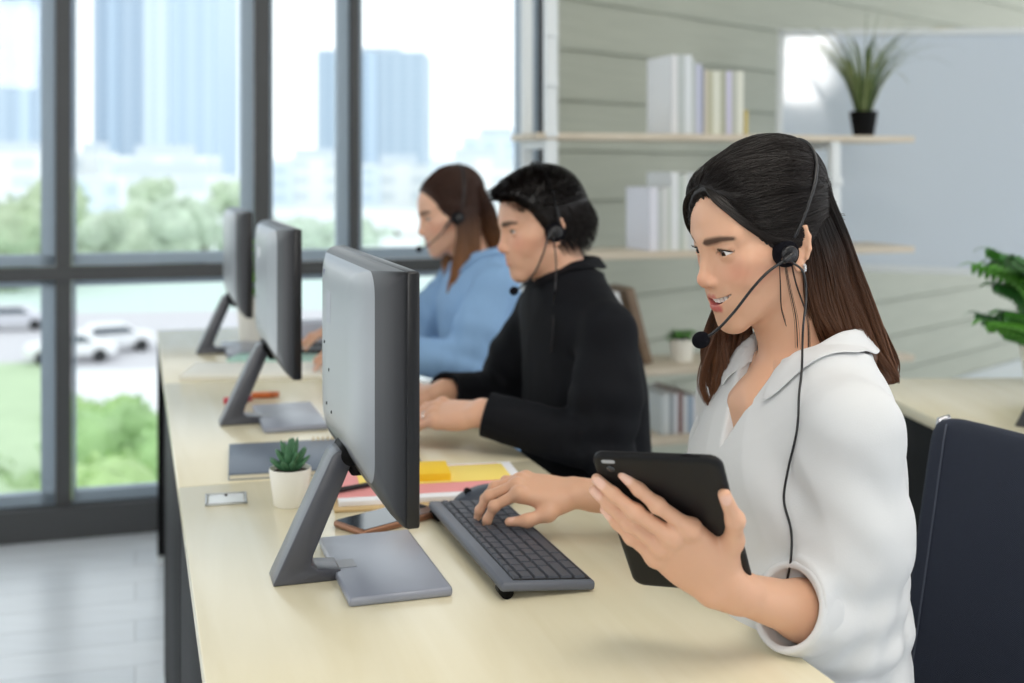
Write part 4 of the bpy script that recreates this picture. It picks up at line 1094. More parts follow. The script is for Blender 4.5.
def hand_sdf(s, M, side, bend, spread, thumb, sc=1., k=.0045, fat=1.):
    """hand in frame M: origin wrist, y to the fingers, z to the back of the hand; side = +1 when the thumb lies towards +x.
    bend[finger] = three bends; spread[finger]; thumb = (x,y,z) points after the base. returns nail spots"""
    M = np.array(M, float); R3 = M[:3, :3]
    w = lambda q: (R3 @ (np.array(q, float)*sc*np.array((side, 1, 1)))+M[:3, 3])
    mcp = [(.024, .083, .002), (.0045, .087, .004), (-.0135, .082, .002), (-.029, .073, -.002)]
    ln = [(.041, .024, .021), (.045, .028, .022), (.041, .026, .022), (.032, .020, .019)]
    rad = [(.0092, .0083, .0074, .0062), (.0095, .0085, .0075, .0063), (.009, .008, .0071, .006), (.0082, .0072, .0063, .0053)]
    rad = [tuple(q*fat for q in r) for r in rad]
    wr = [(.014, .004, 0), (.005, .004, 0), (-.006, .004, 0), (-.015, .004, 0)]
    for m, b, r in zip(mcp, wr, rad):
        s.cap(w((b[0], b[1], b[2]-.002)), w((m[0], m[1]-.004, m[2]-.005)), .0125*sc*fat, .0108*sc*fat, .012)
    s.ell(w((-.002, .048, -.006)), (.032*sc, .040*sc, .0125*sc), .012, rot=R3)
    s.ell(w((.020, .030, -.012)), (.015*sc, .026*sc, .012*sc), .012, rot=R3)
    s.ell(w((-.022, .036, -.009)), (.012*sc, .030*sc, .012*sc), .012, rot=R3)
    nails = []
    for i in range(4):
        p = np.array(mcp[i], float); a = 0.; pts = [p]; dirs = []
        for j in range(3):
            a += bend[i][j]
            d = np.array((sin(spread[i])*cos(a), cos(spread[i])*cos(a), -sin(a))); p = p+d*ln[i][j]; pts.append(p); dirs.append((d, a))
        P_ = [w(q) for q in pts]
        s.chain(P_, [r*sc for r in rad[i]], k)
        s.ell(w(np.array(mcp[i])+np.array((0, 0, .0005))), (.0098*sc*fat,)*3, .010)
        s.ell(P_[1], (rad[i][1]*1.06*sc,)*3, .004)
        d, a = dirs[2]; up_ = np.array((0, sin(a), cos(a)))
        nails.append((w(pts[3]-d*.004+up_*rad[i][3]*.75), .0062*sc))
    tp = [np.array((.016, .016, -.008))]+[np.array(q, float) for q in thumb]
    s.chain([w(q) for q in tp], [r*sc*fat for r in (.014, .0112, .0094, .0072)][:len(tp)], .009)
    d = tp[-1]-tp[-2]; d /= np.linalg.norm(d)
    nails.append((w(tp[-1]-d*.003+np.array((0, 0, .006))), .0054*sc))
    return nails
def arm_sdf(s, el, wr, hx, r0=.036, r1=.026, up=None):
    """forearm from elbow to wrist, oval towards the wrist (hx = across the wrist)"""
    el, wr, hx = np.array(el, f4), np.array(wr, f4), np.array(hx, f4)
    m = el*.62+wr*.38
    s.chain([el, m, wr*.94+el*.06], [r0, r0*.96, r1*.86], .02)
    for g in (1, -1): s.cap(wr*.88+el*.12+hx*g*.006, wr+hx*g*.010, r1*.74, r1*.66, .012)
    if up is not None: s.cap(up, el, .028, r0, .02)
def nail_paint(V, C, nails, col):
    for c, r in nails:
        w = np.clip(1.4-np.linalg.norm(V-c, axis=1)/r, 0, 1); w = np.minimum(w*1.5, .8)
        C = C*(1-w[:, None])+L3(col)*w[:, None]
    return C
def loft_fn(st):
    """upright body of oval sections: st rows are z, cx, cy, half width, half depth"""
    st = np.array(st, f4); zz = st[:, 0]
    fine = np.linspace(zz[0], zz[-1], 160)
    def sm(col):
        v = np.interp(fine, zz, col); k = np.ones(15)/15; return np.convolve(np.pad(v, 7, 'edge'), k, 'valid')
    cols = [sm(st[:, i]) for i in range(1, 5)]
    def fn(Pn):
        z = np.clip(Pn[:, 2], fine[0], fine[-1]); cx, cy, a, b = [np.interp(z, fine, c) for c in cols]
        x = (Pn[:, 0]-cx)/a; y = (Pn[:, 1]-cy)/b; q = (np.abs(x)**2.4+np.abs(y)**2.4)**(1/2.4)
        d = (q-1)*np.minimum(a, b); dz = np.maximum(fine[0]-Pn[:, 2], Pn[:, 2]-fine[-1])
        return np.maximum(d, dz).astype(f4)
    c = np.array((st[:, 1].mean(), st[:, 2].mean(), (zz[0]+zz[-1])/2)); R = float(np.linalg.norm((max(st[:, 3]), max(st[:, 4]), (zz[-1]-zz[0])/2)))+.02
    return fn, c, R
def wrinkle(amp, seed, freq=26., stretch=(1, 1, .35), M=None):
    r = np.random.RandomState(seed); ks = r.normal(size=(9, 3))*freq*np.array(stretch); phs = r.uniform(0, 6.28, 9)
    kw = r.normal(size=(4, 3))*9; pw = r.uniform(0, 6.28, 4)
    M = None if M is None else np.array(M, f4)
    def fn(Pn):
        q = Pn if M is None else Pn @ M
        w = sum(np.sin(q @ k+p_) for k, p_ in zip(kw, pw))*.5
        a = sum((1-np.abs(np.sin(.5*(q @ k)+p_+w)))**2 for k, p_ in zip(ks, phs))/9-.25
        return (-amp*3*a).astype(f4)
    return fn
def strands(B, paths, r0, r1, mi, colf, sides=4):
    """paths (n,m,3): thin tapering tubes"""
    A = np.asarray(paths, float); n, m, _ = A.shape
    T = np.gradient(A, axis=1); T /= np.linalg.norm(T, axis=2)[..., None]+1e-9
    X = np.cross(T, np.array((.31, .52, .79))); X /= np.linalg.norm(X, axis=2)[..., None]+1e-9; Y = np.cross(T, X)
    s_ = np.linspace(0, 1, m); r = (r0+(r1-r0)*s_)[None, :, None]
    ring = np.stack([A+r*(X*cos(2*pi*k/sides)+Y*sin(2*pi*k/sides)) for k in range(sides)], 2)   # n m k 3
    V = ring.reshape(-1, 3); idx = np.arange(n*m*sides).reshape(n, m, sides)
    a = idx[:, :-1]; b = idx[:, 1:]
    Fq = np.stack([a, np.roll(a, -1, 2), np.roll(b, -1, 2), b], -1).reshape(-1, 4)
    C = colf(A.reshape(-1, 3), np.tile(s_, n)); C = np.repeat(C, sides, 0)
    B.add(V, Fq.tolist(), mi, C)
def project(s, V, off, it=3):
    for _ in range(it):
        d, n = s.grad(V.astype(f4), .002); V = V-n*(d-off)[:, None]
    return V
def cr(pts, n):
    return np.array([v[:] for v in spline(pts, n)])
M_SKIN = colmat('skin', .46, .42, .12, .15, 420)
M_EYE = colmat('eye', .08, .6); M_LASH = colmat('lash', .6); M_TEETH = colmat('teeth', .22, .5, .05)
M_HAIR = colmat('hair_strand', .36, .32); M_HAIR.node_tree.nodes['Principled BSDF'].inputs['Anisotropic'].default_value = .4
BODYMATS = [M_SKIN, M_EYE, M_LASH, M_TEETH]
def head_matrix(px, py, Z, yaw, pitch, sc, roll=0.):
    return Matrix.Translation(P(px, py, Z)) @ Matrix.Rotation(TH-pi/2+yaw, 4, 'Z') @ Matrix.Rotation(roll, 4, 'Y') @ Matrix.Rotation(pitch, 4, 'X') @ Matrix.Scale(sc, 4)
def person_matrix(u, v, yaw=0.): return Matrix.Translation(D(u, v, 0)) @ Matrix.Rotation(TH-pi/2+yaw, 4, 'Z')
def frame(o, y, z):
    y = Vector(y).normalized(); z = Vector(z); z = (z-y*z.dot(y)).normalized(); x = y.cross(z)
    return Matrix(((x.x, y.x, z.x, o[0]), (x.y, y.y, z.y, o[1]), (x.z, y.z, z.z, o[2]), (0, 0, 0, 1)))
def make_body(name, label, p, HM, PM, arms, hh=.0016):
    """one continuous figure: head, neck and chest, arms and hands"""
    B = Build(); IH = HM.inverted(); sc = HM.to_scale()[0]; IP = PM.inverted()
    s, up, lo = head_sdf(p)
    nb = IH @ (PM @ Vector((0, .002+p.get('coly', 0), p['shz']+.005))); nr = p.get('neck', .050)
    s.chain([(0, .012, -.045), (0, .016, -.085), nb[:]], [nr, nr*.97, nr*1.06], .03)
    for g in (1, -1):
        if p.get('male'): continue
        b = IH @ (PM @ Vector((g*p['shw']*.6, .01, p['shz']+.0))); s.cap(nb[:], b[:], .030, .014, .03)
        c0 = IH @ (PM @ Vector((g*.022, -.066, p['shz']-.030))); c1 = IH @ (PM @ Vector((g*.12, -.035, p['shz']-.008)))
        s.cap(c0[:], c1[:], .006, .006, .03)
    hl = IH @ (PM @ Vector((0, -.040+p.get('coly', 0), p['shz']-.025))); s.ell(hl[:], (.042, .036, .040) if not p.get('male') else (.03, .02, .02), .04)
    R3 = np3(IH.to_quaternion().to_matrix().to_4x4() @ PM.to_quaternion().to_matrix().to_4x4())
    ch = IH @ (PM @ Vector((0, p.get('coly', 0)*.6, p['shz']-.085))); s.ell(ch[:], (p['shw']*.86/sc, .082/sc, .085/sc), .03, rot=R3)
    V, Q = s.mesh((-.2, -.17, -.27), (.2, .17, .15), hh/sc)
    C = paint_skin(V, p, up, lo); B.add(tow(HM, V), Q, 0, C)
    eye_piece(B, p, HM, 1, 2)
    if p.get('open'): teeth_piece(B, HM, 3)
    # trunk, hidden by the clothes
    t = SDF(); st = np.array(p['trunk'], float); fn, c, R = loft_fn([(z, cx, cy, a*.86, b*.86) for z, cx, cy, a, b in st]); t.add(fn, c, R, .01)
    for (sh, el, wr, Mh, side, bend, spread, th, hs) in arms: t.cap((IP @ (Vector(sh)-Vector((0, 0, .032))))[:], (IP @ Vector(el))[:], .028, .033, .02); t.cap((0, .01, p['shz']-.04), (IP @ (Vector(sh)-Vector((0, 0, .04))))[:], .030, .026, .02)
    V, Q = t.mesh((-.4, -.4, .40), (.4, .3, 1.15), .008); B.add(tow(PM, V), Q, 0, L3(p['skin']))
    for (sh, el, wr, Mh, side, bend, spread, th, hs) in arms:
        a = SDF(); hx = np.array(Mh.to_3x3().col[0][:], f4)
        arm_sdf(a, el, wr, hx, p.get('arm', .036), p.get('wrist', .027), up=Vector(sh)-Vector((0, 0, .032)))
        nails = hand_sdf(a, Mh, side, bend, spread, th, hs, fat=p.get('fat', 1.))
        tip = np.array(wr); lo_ = np.minimum(np.array(el), tip)-.16; hi_ = np.maximum(np.array(el), tip)+.16
        sd = np.array(sh); full = np.array(el)-np.array(sh)
        V, Q = a.mesh(lo_, hi_, hh*1.1)
        C = np.tile(L3(p['skin']), (len(V), 1)); C = nail_paint(V, C, nails, p.get('nail', (238, 196, 178)))
        B.add(V, Q, 0, C)
    # legs
    g_ = SDF()
    o = B.make(name, BODYMATS, None, (PM.translation.x, PM.translation.y, 0))
    tag(o, label, 'person')
    return o, s
def make_legs(person, PM, m, shoe, hipw=.085, kn=.44, r=.075):
    B = Build(); s = SDF(); s.ell((0, .0, .545), (.165, .13, .10), .02)
    for g in (1, -1): s.chain([(g*hipw, -.02, .545), (g*.095, -kn, .53), (g*.095, -kn+.02, .10)], [r, .058, .042], .03)
    V, Q = s.mesh((-.3, -.7, .02), (.3, .25, .75), .009); B.add(tow(PM, V), Q); o = B.make('trousers', [m], person, person.location)
    for g in (1, -1):
        B = Build(); s = SDF(); s.cap((g*.095, -kn+.04, .042), (g*.10, -kn-.13, .032), .040, .032, .02); s.cap((g*.095, -kn+.02, .05), (g*.095, -kn+.02, .10), .042, .040, .02)
        s.add(lambda Pn: (-Pn[:, 2]+.004), (0, 0, 0), 2, .003, 'i')
        V, Q = s.mesh((-.3, -.75, -.01), (.3, .1, .18), .006); B.add(tow(PM, V), Q); B.make('shoe', [shoe], person, person.location)
def make_shirt(person, PM, p, arms, m, name, vneck=None, cuffs=.3, sl=(.058, .056, .052), h=.0035, amp=.0016, seed=1, gap=None, collar=True):
    """shirt in the person frame; arms given in world"""
    IP = PM.inverted(); s = SDF(); fn, c, R = loft_fn(p['trunk']); s.add(fn, c, R, .01)
    z = p['shz']
    for (sh, el, wr, *_r) in arms:
        S, E, Wp = [np.array((IP @ Vector(q))[:], f4) for q in (sh, el, wr)]
        g = 1 if S[0] > 0 else -1
        s.cap((g*.046, .016+p.get('coly', 0), z+.000), S, .046, .050, .05)
        Cf = E+(Wp-E)*cuffs; ax2 = (Wp-E)/np.linalg.norm(Wp-E)
        U = S+(E-S)*.55; a_ = SDF()
        a_.chain([S, U, E], [sl[0]*.92, sl[0], sl[1]], .05)
        f_ = SDF(); f_.cap(E, Cf+ax2*.06, sl[1], sl[2], .02)
        f_.add(lambda Pn, Cf=Cf, ax2=ax2: -((Pn-Cf) @ ax2).astype(f4), Cf, 3, .002, 's')
        a_.add(lambda Pn, f_=f_: f_.eval(Pn), (E+Cf)/2, float(np.linalg.norm(Cf-E))/2+sl[1], .02)
        a_.cap(Cf-ax2*.02, Cf+ax2*.05, sl[2]-.006, sl[2]-.006, .003, 's')
        s.add(lambda Pn, a_=a_: a_.eval(Pn), (S+E)/2, float(np.linalg.norm(S-E))/2+.22, .014)
    # cloth folds
    fold = wrinkle(amp, seed, 30., (1, 1, .45)); s.add(fold, (0, 0, .8), 5, 0, 'd')
    for (sh, el, wr, *_r) in arms:
        S, E, Wp = [np.array((IP @ Vector(q))[:], f4) for q in (sh, el, wr)]
        ax = (E-S)/np.linalg.norm(E-S); ax2 = (Wp-E)/np.linalg.norm(Wp-E)
        def creases(Pn, E=E, S=S, ax=ax, ax2=ax2):
            q = Pn-E; d = np.linalg.norm(q, axis=1); w = np.exp(-(d/.085)**2)
            a = q @ ax; b = q @ np.cross(ax, ax2)
            f = np.sin(a*115+np.sin(b*45)*1.3)+.6*np.sin((q @ ax2)*140+b*50+1.)
            q2 = Pn-S; w2 = np.exp(-(np.linalg.norm(q2+ax*(-.02)+np.array((0, .02, .06), f4), axis=1)/.07)**2)
            f2 = np.sin((q2 @ np.array((.6, .3, .75), f4))*95+np.sin(q2[:, 1]*60))
            return (-(.0055*w*f+.0044*w2*f2)).astype(f4)
        s.add(creases, (0, 0, .8), 5, 0, 'd')
    # openings: neck, front, cuffs
    if vneck:
        w0, zb, slope = vneck
        def v(Pn):
            x, y, zz = Pn[:, 0], Pn[:, 1], Pn[:, 2]
            d = np.abs(x-.0)*.92-(zz-zb)*slope*.92
            return np.maximum(np.maximum(d, y-.01), zb-.01-zz).astype(f4)
        s.add(v, (0, -.06, z), .3, .004, 's')
    nb = (0, .012, z+.02)
    def nk(Pn):
        kk = p.get('nkr', 1.)
        x, y, zz = Pn[:, 0]/(.060*kk), (Pn[:, 1]-.012-p.get('coly', 0))/(.058*kk), Pn[:, 2]
        return np.maximum((np.sqrt(x*x+y*y)-1)*.058*kk, z+p.get('nkz', -.03)-zz).astype(f4)
    s.add(nk, (0, 0, z), .3, .004, 's')
    lo_ = np.array((-.42, -.45, p['trunk'][0][0]-.02)); hi_ = np.array((.42, .35, z+.10))
    V, Q = s.mesh(lo_, hi_, h)
    B = Build(); B.add(tow(PM, V), Q)
    o = B.make(name, [m], person, person.location)
    sh_sdf = s
    for (sh, el, wr, *_r) in arms:                 # turned-back cuff band
        E, Wp = [np.array((IP @ Vector(q))[:]) for q in (el, wr)]
        ax2 = Vector((Wp-E)/np.linalg.norm(Wp-E)); Cf = Vector(E+(Wp-E)*cuffs)
        M = PM @ frame(Cf, ax2.orthogonal(), ax2); rr = sl[2]+.0015; bm = bmesh.new()
        add_lathe(bm, [(rr-.006, .001), (rr-.003, .004), (rr+.001, .003), (rr+.002, 0), (rr+.0025, -.030), (rr+.001, -.033), (rr-.004, -.032)], 48, M)
        for vv in bm.verts: vv.co -= person.location
        cf = obj('cuff', bm, m, person)
    if collar:
        # collar: a stand round the neck that folds outwards; open at the front
        op = collar if isinstance(collar, (int, float)) and collar is not True else .32
        bm = bmesh.new(); n = 44; rows = []; hgt = p.get('colh', .034); wid = p.get('colw', .042)
        for i in range(n+1):
            a = -pi+op+(2*pi-2*op)*i/n; f = abs(a)/pi           # 0 at the back, 1 at the front
            ca, sa = cos(a), sin(a); fr = float(smooth01(np.array([f]), .40, 1.)[0])
            drop = p.get('coldrop', .05)*fr; out = Vector((sa, ca, 0)).normalized()
            q0 = Vector((sa*.058, .012+ca*.056, z+.030-drop)); q1 = Vector((sa*.061, .012+ca*.060, z+.036+hgt-drop*1.1))
            q0.y += p.get('coly', 0); q1.y += p.get('coly', 0)
            pts = [q0, q1]; q = q1.copy()
            for st_, (o_, dz) in enumerate(((.005, .0005), (.25, -.35), (.5, -.75), (.75, -1.1), (1.0, -1.35))):
                w_ = wid*(1+.35*fr)
                c_ = q1+out*(.007+w_*.62*o_)+Vector((0, 0, w_*.62*min(dz, .003)))
                for _ in range(6):
                    v_ = float(s.eval(np.array([c_[:]], f4))[0])
                    if v_ >= .0035: break
                    g3 = np.array([float(s.eval(np.array([(c_+Vector(e3)*.002)[:]], f4))[0])-v_ for e3 in ((1, 0, 0), (0, 1, 0), (0, 0, 1))]); g3 /= np.linalg.norm(g3)+1e-9
                    c_ = c_+Vector(g3)*(.004-v_)
                pts.append(c_)
            rows.append([bm.verts.new(PM @ q_-person.location) for q_ in pts])
        for a, b in zip(rows, rows[1:]):
            for k in range(6): bm.faces.new((a[k], a[k+1], b[k+1], b[k]))
        c = obj('collar', bm, m, person); md = c.modifiers.new('thick', 'SOLIDIFY'); md.thickness = .0022; md.offset = 0
        md = c.modifiers.new('sub', 'SUBSURF'); md.levels = md.render_levels = 2
    return o, sh_sdf
def drape(s, M, px, py, off, z0=.9, z1=2.2):
    """where the view through an image point meets a surface, a little in front of it"""
    IM = M.inverted(); o = Vector((0, 0, CAMZ)); d = P(px, py, 1.)-o
    for it in range(2000):
        q = o+d*z0; v = float(s.eval(np.array([(IM @ q)[:]], f4))[0])
        if v < off: return q
        z0 += max(min(v*.4, .01), .0006)
        if z0 > z1: break
    return None
def hair_cap(yb, extra=(), off=.008, dn=None, asym=0.):
    s = SDF(); s.ell((0, .005, .042), (.0715+off, .085+off*1.1, .086+off), .01)
    s.ell((0, -.046, .043), (.056+off*.8, .050+off*.6, .055+off*.8), .03)
    for c, r, k in extra: s.ell(c, r, k)
    if dn: s.add(dn, (0, 0, 0), 1, 0, 'd')
    zz = np.array([q[0] for q in yb], f4); yy = np.array([q[1] for q in yb], f4)
    s.add(lambda Pn: (Pn[:, 1]-np.interp(Pn[:, 2], zz, yy)+asym*smooth01(-Pn[:, 0], -.010, .030)*smooth01(Pn[:, 2], .0, .05)).astype(f4)*.8, (0, 0, 0), .5, .016, 's')
    return s
def comb(cap, start, target, m, off0, off1, rng, lift=0., sink=None, sway=0.):
    """strands that run over the cap from start to target"""
    Pn = np.array(start, float); n = len(Pn); out = [Pn.copy()]; T = np.array(target, float)
    of = rng.uniform(off0, off1, n); ph = np.sin(Pn[:, 0]*70)*2+np.sin(Pn[:, 2]*60+Pn[:, 1]*40)*2+rng.uniform(-.5, .5, n)
    for k in range(1, m):
        d = (T-Pn)/(m-k); Pn = Pn+d
        v, nn = cap.grad(Pn.astype(f4), .002)
        if sway and k < m-1:
            c_ = np.cross(nn, d); c_ /= np.linalg.norm(c_, axis=1)[:, None]+1e-9; Pn = Pn+c_*(sway*np.cos(k*.9+ph))[:, None]; Pn = Pn-nn*(v-of-lift*sin(pi*k/m))[:, None]
        if k == 1 and sink is not None: out[0] = out[0]-nn*sink+.0*nn
        out.append(Pn.copy())
    return np.stack(out, 1)
def resample(A, m):
    n, k, _ = A.shape; t = np.linspace(0, k-1, m); i = np.clip(t.astype(int), 0, k-2); f = (t-i)[None, :, None]
    return A[:, i]*(1-f)+A[:, i+1]*f
# ------------------------------------------------------------------ the woman in white
YB_W = [(-.2, .02), (-.05, .012), (-.034, -.004), (-.022, -.034), (-.012, -.042), (.008, -.047), (.035, -.058), (.057, -.068), (.078, -.079), (.092, -.098), (.2, -.25)]
HW_ = head_matrix(766, 241.5, 1.458, radians(5), radians(13), .90)
PW = person_matrix(.70, -.75)
LSH = D(.685, -.895, .975); LEL = P(850, 624, 1.35); LWR = P(722, 588, 1.235)
RSH = D(.70, -.605, .975); REL = Vector((.315, 1.69, .765)); RWR = P(574, 492, 1.70)
# tablet plane first: the left hand lies on its back
TB_TL = P(590, 455, 1.20); TB_BL = P(634, 586, 1.305)
tb_d = (TB_BL-TB_TL); TB_L = tb_d.length; tb_d.normalize()
tb_w = Vector((.127, -.057, .012)); tb_w = (tb_w-tb_d*tb_w.dot(tb_d)).normalized(); TB_W = .132
tb_n = tb_w.cross(tb_d).normalized()
if tb_n.y > 0: tb_n = -tb_n                       # towards the camera: the back of the tablet
def on_tab(px, py, off):
    o = Vector((0, 0, CAMZ)); d = P(px, py, 1.)-o; a = TB_TL+tb_n*off
    return o+d*((a-o).dot(tb_n)/d.dot(tb_n))
kn = on_tab(659, 527, .017)
ML = frame(LWR, kn-LWR, tb_n*.8+Vector((0, -.5, .1)))
LB = [(.14, .16, .10), (.16, .16, .10), (.16, .18, .12), (.14, .18, .12)]
KR = P(512, 485, 1.70)
MR_ = frame(RWR, KR-RWR, Vector((0, -.28, .96)))
RB = [(.62, .62, .25), (.55, .60, .30), (.45, .62, .35), (.38, .60, .35)]
ARMS_W = [(LSH, LEL, LWR, ML, 1, LB, (-.24, -.29, -.24, -.17), [(.044, .038, -.007), (.067, .066, .004), (.080, .101, .008)], 1.0),
          (RSH, REL, RWR, MR_, -1, RB, (.12, .02, -.06, -.14), [(.038, .036, -.018), (.046, .066, -.028), (.042, .092, -.036)], .95)]
PARW = dict(fat=.9, skin=(221, 173, 143), lips=(196, 92, 92), open=1., smile=1.25, jaw=.95, gaze=(radians(0), radians(6)), lid=(.0046, .0034), shz=1.005, shw=.165, neck=.046,
            trunk=[(.46, 0, .0, .175, .135), (.58, 0, .0, .160, .12), (.70, 0, .004, .148, .110), (.82, 0, .002, .148, .108), (.90, 0, -.002, .150, .112), (.96, 0, .004, .142, .094), (1.0, 0, .008, .115, .075), (1.035, 0, .014, .07, .06)], arm=.031, wrist=.0225, coldrop=.055, colw=.034, colh=.030)
woman, headW = make_body('person', 'smiling woman in a white blouse typing with one hand and holding a tablet', PARW, HW_, PW, ARMS_W, .0016)
M_WHITE = mat('white_cloth', (216, 218, 220), .75, spec=.25, bump=.12, bscale=700, sheen=.1)
make_legs(woman, PW, mat('dark_trousers', (30, 32, 40), .8), M_BLACK)
blouse, BLW = make_shirt(woman, PW, PARW, ARMS_W, M_WHITE, 'blouse', vneck=(0, .930, .42), cuffs=.5, sl=(.055, .055, .045), h=.003, amp=.0034, seed=4, collar=.55)

def long_hair_woman(person, HM, p, dark, light, seed, guides, n_top=1500, n_long=900, gath=(0, .090, .05), extra=(), asym=0., r=.00042, h=.004):
    B = Build(); g = np.random.RandomState(seed)
    cap = hair_cap(YB_W, extra, .0055, wrinkle(.0016, 5, 60., (1, .28, 1)), asym)
    V, Q = cap.mesh((-.12, -.14, -.10), (.12, .16, .19), h)
    cd, cl = L3(dark), L3(light)
    B.add(tow(HM, V), Q, 0, cd*.9)
    def cf(A, s):                                 # darker roots, browner lengths
        t = np.clip((-A[:, 2]+.0)/.16, 0, 1)
        j = .8+.4*np.abs(np.sin(A[:, 0]*913+A[:, 1]*711))
        return (cd*(1-t[:, None])+cl*t[:, None])*j[:, None]
    # hair combed back over the top and the sides
    sel = V[(V[:, 1] < .075) & (V[:, 2] > -.032)]; st = sel[g.randint(0, len(sel), n_top)]
    up_ = st[:, 2] > .045
    side = np.sign(st[:, 0]+1e-6)
    tg = np.where(up_[:, None], np.array(gath)+np.stack([side*.012+st[:, 0]*.25, 0*side, .5*(st[:, 2]-.09)], 1), np.stack([side*.050, .082+0*side, st[:, 2]*.6-.012], 1))
    tg = tg+g.normal(size=tg.shape)*.004
    A = comb(cap, st, tg, 12, .0002, .0034, g, sway=.0022)
    B_paths = [A]
    # hairline strands, denser
    hl = V[np.abs(V[:, 1]-np.interp(V[:, 2], [q[0] for q in YB_W], [q[1] for q in YB_W])) < .006]
    hl = hl[(hl[:, 2] > -.01)]
    if len(hl):
        st = hl[g.randint(0, len(hl), n_top//2)]; side = np.sign(st[:, 0]+.004)
        tg = np.stack([side*(.030+.02*g.rand(len(st))), .085+0*side, np.clip(st[:, 2]*.75, -.01, .07)], 1)
        B_paths.append(comb(cap, st, tg, 12, .0004, .0045, g, .002, .004, sway=.0016))
    for A in B_paths: strands(B, resample_h(A, HM), r, r*.8, 0, lambda q, s: cf(tow(HM.inverted(), q), s))
    # lengths that follow the guides
    for (gp, wd, nn, wave, blob) in guides:
        c = cr(gp, 6); m = len(c); ws = np.interp(np.linspace(0, 1, m), np.linspace(0, 1, len(wd)), [q[0] for q in wd]); ds = np.interp(np.linspace(0, 1, m), np.linspace(0, 1, len(wd)), [q[1] for q in wd])
        T = np.gradient(c, axis=0); T /= np.linalg.norm(T, axis=1)[:, None]
        X = np.array((1, 0, 0))-T*(T @ np.array((1, 0, 0)))[:, None]; X /= np.linalg.norm(X, axis=1)[:, None]; Y = np.cross(T, X)
        ang = g.uniform(0, 2*pi, nn); rad = np.sqrt(g.uniform(.35, 1.02, nn)); phs = g.uniform(0, 6.28, nn); clump = np.round(ang*2.2)/2.2
        tt = np.linspace(0, 1, m)
        a_ = ang[:, None]*(1-.55*tt)+clump[:, None]*.55*tt
        x = np.cos(a_)*rad[:, None]*ws+wave*np.sin(tt*9+np.round(ang*2)[:, None]*1.3)*tt; y = np.sin(a_)*rad[:, None]*ds+wave*np.cos(tt*8+np.round(ang*2)[:, None]*2.1)*tt
        A = c[None]+x[..., None]*X+y[..., None]*Y
        ends = g.uniform(.86, 1.0, nn); A = np.stack([np.stack([np.interp(tt*e_, tt, q[:, k]) for k in range(3)], 1) for q, e_ in zip(A, ends)])
        strands(B, tow(HM, A.reshape(-1, 3)).reshape(A.shape), r*1.15, r*.5, 0, lambda q, s: cf(tow(HM.inverted(), q), s))
        if blob:
            s = SDF(); 
            for i in range(0, m-2, 2):
                j = min(i+2, m-1); rr = blob
                s.ell((c[i]+c[j])/2, (max(ws[i]*rr, .003), max(ds[i]*rr, .003), np.linalg.norm(c[j]-c[i])*.9), .012, rot=np.stack([X[i], Y[i], T[i]], 1))
            lo_ = c.min(0)-.08; hi_ = c.max(0)+.08
            V, Q = s.mesh(lo_, hi_, h*1.2); B.add(tow(HM, V), Q, 0, cf(V, None)*.75)
    return B.make('hair', [M_HAIR], person, person.location), cap
def resample_h(A, HM): return tow(HM, A.reshape(-1, 3)).reshape(A.shape)
# guides: centre line, (half width, half depth) along it, strands, wave, solid core
GW = [([(0, .066, .070), (0, .079, -.01), (.004, .088, -.09), (.010, .102, -.16), (.014, .120, -.205), (.014, .126, -.228)], [(.060, .020), (.068, .024), (.070, .026), (.066, .026), (.056, .022), (.044, .012)], 3200, .004, .86),
      ([(-.066, -.030, .030), (-.074, -.012, -.03), (-.082, -.018, -.09), (-.088, -.038, -.15), (-.084, -.056, -.20), (-.082, -.056, -.240)], [(.010, .018), (.012, .022), (.018, .030), (.022, .034), (.022, .032), (.014, .020)], 1300, .011, .7),
      ([(.064, .036, .020), (.063, .040, -.03), (.058, .044, -.09), (.056, .060, -.15), (.060, .082, -.188)], [(.010, .026), (.014, .034), (.020, .038), (.024, .034), (.02, .018)], 1300, .004, .82)]
GW.append(([(.004, -.076, .094), (-.028, -.084, .078), (-.052, -.074, .048), (-.065, -.052, .012), (-.071, -.034, -.03), (-.076, -.020, -.08)], [(.003, .008), (.004, .012), (.004, .014), (.004, .014), (.006, .016), (.010, .02)], 900, .001, 0))
GW.append(([(.004, -.078, .096), (.034, -.080, .082), (.057, -.060, .052), (.0690, -.036, .026), (.0755, -.010, .012), (.074, .022, .008)], [(.002, .005), (.003, .010), (.003, .013), (.003, .013), (.003, .012), (.002, .008)], 1300, .0012, 0))
hairW, capW = long_hair_woman(woman, HW_, PARW, (19, 12, 10), (108, 72, 50), 11, GW, 9000, 900, (0, .086, .050), [((0, .030, .082), (.060, .060, .052), .03), ((0, -.040, .078), (.046, .036, .038), .03)], asym=.032)

# loose wisps in front of the ear
Bw = Build(); gw = np.random.RandomState(2); A = []
for (pts) in ([(.070, -.030, -.005), (.068, -.034, -.04), (.062, -.036, -.075), (.056, -.030, -.10)], [(.071, -.024, -.008), (.070, -.024, -.05), (.062, -.018, -.095), (.056, -.020, -.135)], [(.072, -.016, -.01), (.071, -.014, -.05), (.066, -.004, -.10), (.070, -.016, -.150)]):
    c = cr(pts, 6)
    for k in range(7):
        o = gw.normal(size=3)*.0013; A.append(c+o*np.linspace(.4, 1.3, len(c))[:, None])
strands(Bw, tow(HW_, np.array(A).reshape(-1, 3)).reshape(len(A), -1, 3), .00036, .0002, 0, lambda q, s: np.tile(L3((40, 27, 22)), (len(q), 1)))
Bw.make('hair_wisp', [M_HAIR], woman, woman.location)
